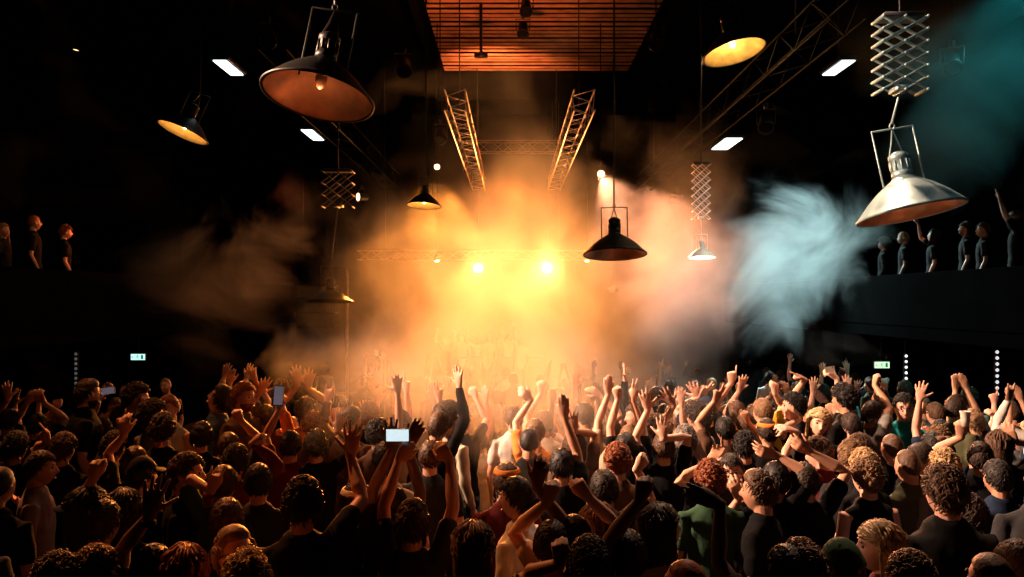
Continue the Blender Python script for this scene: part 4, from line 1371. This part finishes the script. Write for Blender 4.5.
H(626, 432, 29, 0, 'tan', 'short', 'black', 'black', 'black head by redhead', 'black-haired person directly behind the mop of reddish curls')
H(575, 430, 31, 5, 'tan', 'short', 'brown', 'brown', 'brown-handed person', 'person in brown raising a warm-lit palm under the dark hand', [(573, 421, 'open', -.05, -8, 'R')])
H(544, 410, 26, 0, 'fair', 'short', 'brown', 'cream', 'small-phone person', 'person raising a small phone in the orange haze', [(541, 385, 'hold', .1, 0)])
SMALLPHONE = HEROES[-1]
H(535, 418, 28, 0, 'fair', 'short', 'light', 'orange', 'beckoning person', 'person with a bent pale arm beckoning in the orange haze', [(524, 394, 'relax', .05, -50, 'L')])

# left-hand middle rows
h_lblack = H(85, 379, 28, -60, 'rosy', 'quiff', 'dark', 'black', 'broad man by LED strip', 'broad man in a black T-shirt with swept-up dark hair, profile lit', build=1.2, extras=('beard',))
H(116, 397, 24, -150, 'rosy', 'short', 'light', 'grey', 'light-haired man', 'light-haired man in glasses cupping a hand near his chin', [(103, 419, 'flat', -.15, 60)], extras=('glasses',))
h_curl = H(134, 383, 27, -80, 'rosy', 'curly', 'dark', 'black', 'dark curly man', 'man with dark curls in profile, a fist held before his mouth', [(152, 400, 'fist', -.05)])
H(166, 377, 24, 175, 'rosy', 'buzz', 'light', 'black', 'cropped man facing us', 'close-cropped man facing the camera beneath the exit sign')
h_redw = H(170, 394, 27, 165, 'rosy', 'bun', 'red', 'white', 'red-haired woman', 'red-haired woman in a white vest facing the camera', sleeve='none')
h_sky = H(217, 384, 27, 80, 'rosy', 'quiff', 'dark', 'denim', 'man in blue T-shirt', 'man in a grey-blue T-shirt looking up, seen in profile', head=(0, 30, 0), build=1.1)
H(242, 382, 28, -110, 'rosy', 'messy', 'red', 'brown', 'bearded redhead', 'bearded red-haired man glancing over his shoulder', extras=('beard',))
H(222, 396, 24, -20, 'fair', 'short', 'dark', 'white', 'white-sleeved person', 'person in white sleeves flinging both arms high, hands spread', [(231, 352, 'open', .0, 15, 'L'), (253, 357, 'open', .0, 20, 'R')], sleeve='long')
H(252, 398, 25, 0, 'rosy', 'short', 'brown', 'black', 'small-handed person', 'person with two small spread hands beside the white sleeves', [(229, 376, 'relax', .0), (254, 374, 'open', .0)])
H(266, 404, 27, 10, 'rosy', 'short', 'brown', 'maroon', 'maroon T-shirt person', 'person in a maroon T-shirt with one bent arm up', [(262, 385, 'open', .05)])
H(281, 378, 24, 0, 'rosy', 'long', 'red', 'black', 'long-haired redhead', 'person with long hair glowing red behind the lifted phone')  # reddish light put into the hair colour
h_ph2 = H(290, 430, 31, 5, 'tan', 'short', 'dark', 'maroon', 'vertical-phone person', 'person holding a phone upright on a straight arm', [(279, 400, 'hold', .05, 0, 'L')])
H(306, 398, 26, 10, 'rosy', 'messy', 'brown', 'orange', 'swaying person', 'person swaying two pale arms in the red smoke', [(296, 376, 'open', .0, -10), (309, 379, 'open', .0, 10)])
H(313, 412, 28, 0, 'rosy', 'curly', 'red', 'brown', 'red-lit curls', 'person with red-lit curls beside the upright phone')  # red light on the curls is put into their hair colour
H(316, 430, 31, 10, 'tan', 'messy', 'black', 'black', 'dark shaggy head', 'person with a dark shaggy head in front of the red-lit curls', [(340, 421, 'open', .05, 15)])
H(201, 422, 30, 5, 'tan', 'quiff', 'black', 'black', 'tall black hair', 'person with tall black hair seen from behind, near the red-haired woman')
H(228, 432, 29, 10, 'tan', 'short', 'brown', 'charcoal', 'brown crop', 'person with a neat brown crop under the bearded redhead', [(236, 412, 'fist', .1, -30, 'R')])
H(234, 445, 31, -5, 'tan', 'messy', 'dark', 'maroon', 'dark tousled person', 'person with dark tousled hair and a striped sleeve, arm bent up', [(262, 438, 'fist', .1, 60, 'R')], sleeve='long')
H(162, 414, 33, 10, 'tan', 'curly', 'dark', 'black', 'large dark curls', 'person with a large dark curly head under the red-haired woman')
H(112, 432, 29, -10, 'tan', 'messy', 'dark', 'black', 'low dark head', 'dark-haired person below the light-haired man', [(121, 420, 'point', .1, 0)])
H(133, 446, 30, 0, 'rosy', 'short', 'brown', 'charcoal', 'bent-armed person', 'person bending a bare forearm across the crowd by the large curls', [(124, 424, 'relax', .0, 0)])
H(62, 433, 29, 0, 'tan', 'messy', 'brown', 'black', 'brown mop', 'person with a soft brown mop of hair, a finger pointed up', [(42, 434, 'point', .0, -40, 'L')])
H(36, 413, 27, 0, 'rosy', 'short', 'dark', 'black', 'arch-armed person', 'person joining both hands in an arch above the dark corner of crowd', [(31, 396, 'relax', .0, 30), (40, 396, 'relax', .0, -30)])
H(8, 408, 27, 0, 'rosy', 'short', 'dark', 'charcoal', 'corner hand person', 'person at the dark edge raising one relaxed pale hand', [(7, 391, 'open', .05, -5)])
H(58, 413, 26, 0, 'rosy', 'short', 'brown', 'black', 'small fist by LED strip', 'person whose single fist rises below the dim LED strip', [(57, 401, 'fist', .05)])
h_lph = H(120, 405, 25, 0, 'tan', 'short', 'black', 'black', 'pale phone person', 'person tilting a pale phone beside the broad man', [(108, 390, 'hold', .05, 60)])
H(14, 432, 33, 0, 'tan', 'messy', 'black', 'black', 'edge tousled head', 'tousled black-haired person at the dark edge of the crowd')
H(222, 465, 33, 0, 'tan', 'short', 'brown', 'green', 'finger-snapping person', 'person lifting a curled hand with one finger out', [(215, 478, 'horns', -.1, 15, 'L')])

# phones, cup, card and wristband: things held or worn
held(h_phone, 'L', 'phone', 'phone with a bright white screen held sideways by the man filming', 'phone', (.125, .009, .066), M_screen, 0, off=(-.075, .03, .10))
held(h_ph2, 'L', 'phone', 'dark phone held upright beside the red-lit curls', 'phone', (.074, .009, .150), mat('phone_screen_dim', (0.2, 0.2, 0.24), 0.2, emit=(.6, .6, .8), strength=.12), 4, off=(0, -.02, .11))
held(SMALLPHONE, 'R' if SMALLPHONE['hands'] else 'L', 'phone', 'small pale phone raised in the orange haze', 'phone', (.14, .009, .074), MATS['phone_screen_dim'], 0, off=(0, -.02, .11))
held(h_lph, 'L', 'phone', 'pale phone tilted beside the broad man in black', 'phone', (.15, .009, .074), MATS['phone_screen_dim'], -8, off=(0, -.03, .10))
held(h_card, 'L', 'card', 'small pale card waved above the black curls', 'card', (.09, .003, .055), None, -10, mat('pale_card', (.6, .5, .42), .6), off=(0, -.03, .11))
cupP = (CUPMAN['M'] @ CUPMAN['hands'][0][0]) + Vector((0, -.05, .08))
cup = empty('plastic_cup', cupP, 'clear plastic cup held up before the olive polo shirt', 'cup')
MB().lathe([(.028, 0), (.034, .06), (.040, .12), (.042, .122), (.0385, .118), (.033, .06), (.027, .004)], 20).build('cup_wall', mat('cup_plastic', (.6, .55, .5), .2, spec=.6), cup)
MB().lathe([(.027, .005), (.032, .05), (.035, .08)], 18).build('drink', mat('beer', (.55, .30, .06), .15), cup)
cup.scale = (.82, .82, .82)
W, D, T, N, Sh = WRISTBAND['hands'][0]
wb = MB().lathe([(.030, -.012), (.033, 0), (.030, .012)], 16, rot=D.to_track_quat('Z', 'X').to_matrix(), c=W - D * .03)
wb.build('wristband', CLOTH['black'], WRISTBAND['root'])

# ---------------------------------------------------------------- the rest of the crowd, one person at a time
rnd = random.Random(21)
ARMSETS = [  # (left, right) wrist targets in body space
    (None, None), (None, None), (None, None),
    (None, (V((.20, .12, 1.98)), 'open')), (None, (V((.16, .10, 1.96)), 'open')), ((V((-.18, .10, 1.97)), 'open'), None), ((V((-.20, .14, 1.96)), 'point'), None),
    ((V((-.22, .10, 1.95)), 'open'), (V((.20, .10, 1.97)), 'open')), ((V((-.15, .12, 1.90)), 'open'), (V((.24, .08, 1.94)), 'relax')), ((V((-.30, .06, 1.90)), 'relax'), (V((.30, .05, 1.90)), 'open')),
    (None, (V((.10, .25, 1.84)), 'hold')), ((V((-.06, .22, 1.93)), 'flat'), (V((.06, .22, 1.95)), 'flat')), ((V((-.28, .10, 1.78)), 'horns'), None), (None, (V((.34, .05, 1.86)), 'peace')),
]
LIB = []
for k, (a, b) in enumerate(ARMSETS):
    arms = [None if q is None else (q[0], q[1], None, None) for q in (a, b)]
    hp = (R(rnd.uniform(-30, 30)), R(rnd.uniform(-5, 18)), R(rnd.uniform(-8, 8)))
    bm_, sm_, _ = make_body(arms, hp, 0.0095, 'tee' if k % 4 else 'long', 1.12)
    bm_.materials.append(SKINS['tan'])
    sm_.materials.append(CLOTH['black'])
    LIB.append((bm_, sm_, head_matrix(*hp), (a is not None) + (b is not None), (a or b or (0, ''))[1]))

HW = {'short': 'short', 'messy': 'tousled', 'quiff': 'swept-up', 'curly': 'curly', 'long': 'long', 'bob': 'bobbed', 'bun': 'tied-up', 'buzz': 'cropped', 'afro': 'bushy', 'thin': 'thinning'}
CW = {'black': 'black', 'dark': 'dark', 'brown': 'brown', 'light': 'light brown', 'blond': 'blond', 'red': 'reddish', 'grey': 'grey'}
PW = {'open': 'one open hand up', 'fist': 'one fist up', 'point': 'one finger pointing up', 'hold': 'one hand curled up', 'horns': 'one hand making horns', 'peace': 'two fingers raised', 'flat': 'hands pressed together overhead', 'relax': 'one hand up'}
used = {}
ANCH = [h for h in HEROES if h['px'] > -50]
placed = [(h['loc'].x, h['loc'].y) for h in HEROES]


def words_n(s):
    return len(s.split())


def crowd_label(x, y, hair, hc, shirt, nh, pose, extra=''):
    pz = 'both arms raised' if nh == 2 and pose != 'flat' else (PW[pose] if nh else 'arms down')
    near = sorted(ANCH, key=lambda h: (h['loc'].x - x) ** 2 + (h['loc'].y - y) ** 2)[:14]
    for form in (0, 1):
        for a in near:
            dx, dy = x - a['loc'].x, y - a['loc'].y
            rel = 'beside' if abs(dx) > abs(dy) else ('behind' if dy > 0 else 'in front of')
            hair_w = f"{HW[hair]} {CW[hc]} hair" if form == 0 else f"{HW[hair]} hair"
            s = f"{hair_w}, {shirt} top, {pz}, {rel} the {a['anchor']}"
            if words_n(s) + 2 <= 16 and s not in used:
                used[s] = 1
                return 'person with ' + s
    return 'person among the packed crowd on the dance floor'


def extra_person(x, y, up_p, hazy=False, group='people in the crowd', fz=None, yaw=None, label=None, s=None, face=False, shirt=None):
    r = rnd.random()
    if r < up_p:
        k = rnd.choice(range(3, len(LIB)))
    else:
        k = rnd.choice((0, 1, 2))
    bm_, sm_, hm, nh, pose = LIB[k]
    hair = rnd.choice(['short', 'short', 'short', 'messy', 'messy', 'quiff', 'curly', 'curly', 'long', 'bob', 'bun', 'buzz', 'afro'])
    hc = rnd.choice(['black', 'dark', 'dark', 'brown', 'brown', 'light', 'blond', 'red'])
    shirt = shirt or rnd.choice(['black', 'black', 'charcoal', 'navy', 'brown', 'charcoal', 'olive'] if y < 4.7 or abs(x) > 7 else ['black', 'white', 'maroon', 'brown', 'charcoal', 'cream', 'black', 'pink'] if abs(x / y) < .23 else ['black', 'black', 'black', 'charcoal', 'grey', 'white', 'white', 'navy', 'pink', 'olive', 'maroon', 'cream', 'denim', 'brown'])
    skin = rnd.choice(['fair', 'rosy', 'rosy', 'tan', 'tan', 'olive', 'brown'])
    root = empty('person', (x, y, floor_z(y) if fz is None else fz), label or crowd_label(x, y, hair, hc, shirt, nh, pose), 'person', group)
    root.rotation_euler = (0, 0, R(rnd.gauss(0, 28)) if yaw is None else R(yaw))
    s = s or rnd.uniform(.92, 1.06)
    root.scale = (s, s, s)
    dress(root, bm_, sm_, hm, skin, hair, hc, shirt, rnd, face)
    return root


def masks_someone(x, y, s):
    """Whether a filler at (x, y) would stand with their head before a named person's head or raised hand."""
    px, top, sz = 512 + x / y * F, HZ + (CAMZ - floor_z(y) - s * VHSC) / y * F, .25 * F / y
    for h in HEROES:
        hy = h['loc'].y
        if hy > y and abs(px - h['px']) < sz * .75 and top < h['top'] + .25 * F / hy * .8:
            return True
        if 0 < y - hy < .3 and abs(px - h['px']) < sz * .5:
            return True
    return False


def free(x, y, r):
    return all((x - a) ** 2 + (y - b) ** 2 > r * r for a, b in placed)


n_extra = 0
yy = 2.95
while yy < 8.6:
    half = yy * 0.67 + .1
    x = -half + rnd.uniform(0, .3)
    while x < half:
        xx, y2 = x + rnd.uniform(-.08, .08), yy + rnd.uniform(-.10, .10)
        sc_ = rnd.uniform(.88, .98) if yy < 5.2 else (rnd.uniform(.92, 1.02) if yy < 5.7 or yy > 7.6 else rnd.uniform(.86, .94))
        if free(xx, y2, .36) and (yy > 6.9 or not masks_someone(xx, y2, sc_)):
            px = 512 + xx / y2 * F
            zone = .75 if 330 < px < 690 else (.5 if px > 690 else .35)
            up = 0.0 if yy < 4.6 else zone
            placed.append((xx, y2))
            extra_person(xx, y2, up, s=sc_)
            n_extra += 1
        x += .47 if yy < 5.6 else (.40 if -1.6 < xx / yy * 7 < 1.6 else .50)
    yy += .46
print('extra people', n_extra, 'heroes', len(HEROES))
# the far crowd on the falling floor below the stage
far = [(660, 364, 10, 'white'), (684, 366, 9, 'charcoal'), (694, 360, 10, 'black'), (640, 366, 9, 'black'), (718, 362, 10, 'black'), (627, 362, 9, 'black'), (758, 368, 10, 'black')]
root = extra_person(P(668, 366, 20.0).x, 20.0, 0, label='woman in a strapless black top standing tall in the haze', yaw=180, s=.98, shirt='black', fz=P(668, 364, 20).z - .98 * VHSC)
n_far = 0
yy = 9.4
while n_far < 60:
    half = yy * 0.36
    for k in range(9):
        xx = -half * .8 + (k + rnd.uniform(.1, .9)) * (half * 2.1) / 9
        if free(xx, yy, .5):
            placed.append((xx, yy))
            extra_person(xx, yy + rnd.uniform(-.3, .3), .5, label=None)
            n_far += 1
    yy += 1.6
    if yy > 24:
        break
print('far', n_far)
for k, px in enumerate((446, 462, 478, 488, 497, 508, 521)):
    a = P(px, 340, 24.6 + .15 * (k % 3))
    extra_person(a.x, a.y, .75, group='people at the stage booth', fz=-.30, yaw=170, s=1.0 if k % 2 else .94)
# galleries
gl = [((-7.9, 13.2), -60, 'person leaning over the dark gallery rail with an orange-lit face'), ((-7.95, 12.5), -80, 'person on the gallery beside the orange-lit face, in shade'), ((-7.9, 14.1), -50, 'dim figure further along the gallery than the orange-lit face')]
for (x, y), yw, lb in gl:
    extra_person(x, y, .0, label=lb, group='people on the galleries', fz=2.05, shirt='black', yaw=yw, face=True)  # black shirts darken these figures in place of gallery shade
for i, (x, y) in enumerate([(7.95, 12.6), (7.9, 13.4), (7.95, 14.0), (7.9, 15.0), (7.95, 16.2), (7.9, 17.0)]):
    extra_person(x, y, .35, label=['dim person on the gallery below the silver lamp, closest to the stage lights', 'dim gallery guest with folded hands near the corner', 'dim gallery guest leaning in the middle of the rail', 'shadowy gallery guest under the rim of the silver lamp', 'shadowy gallery guest half lost in the smoke', 'shadowy gallery guest at the far end of the rail'][5 - i], group='people on the galleries', fz=2.05, shirt='black', yaw=60, face=True)  # shirts kept black to put the gallery's dimness into the cloth
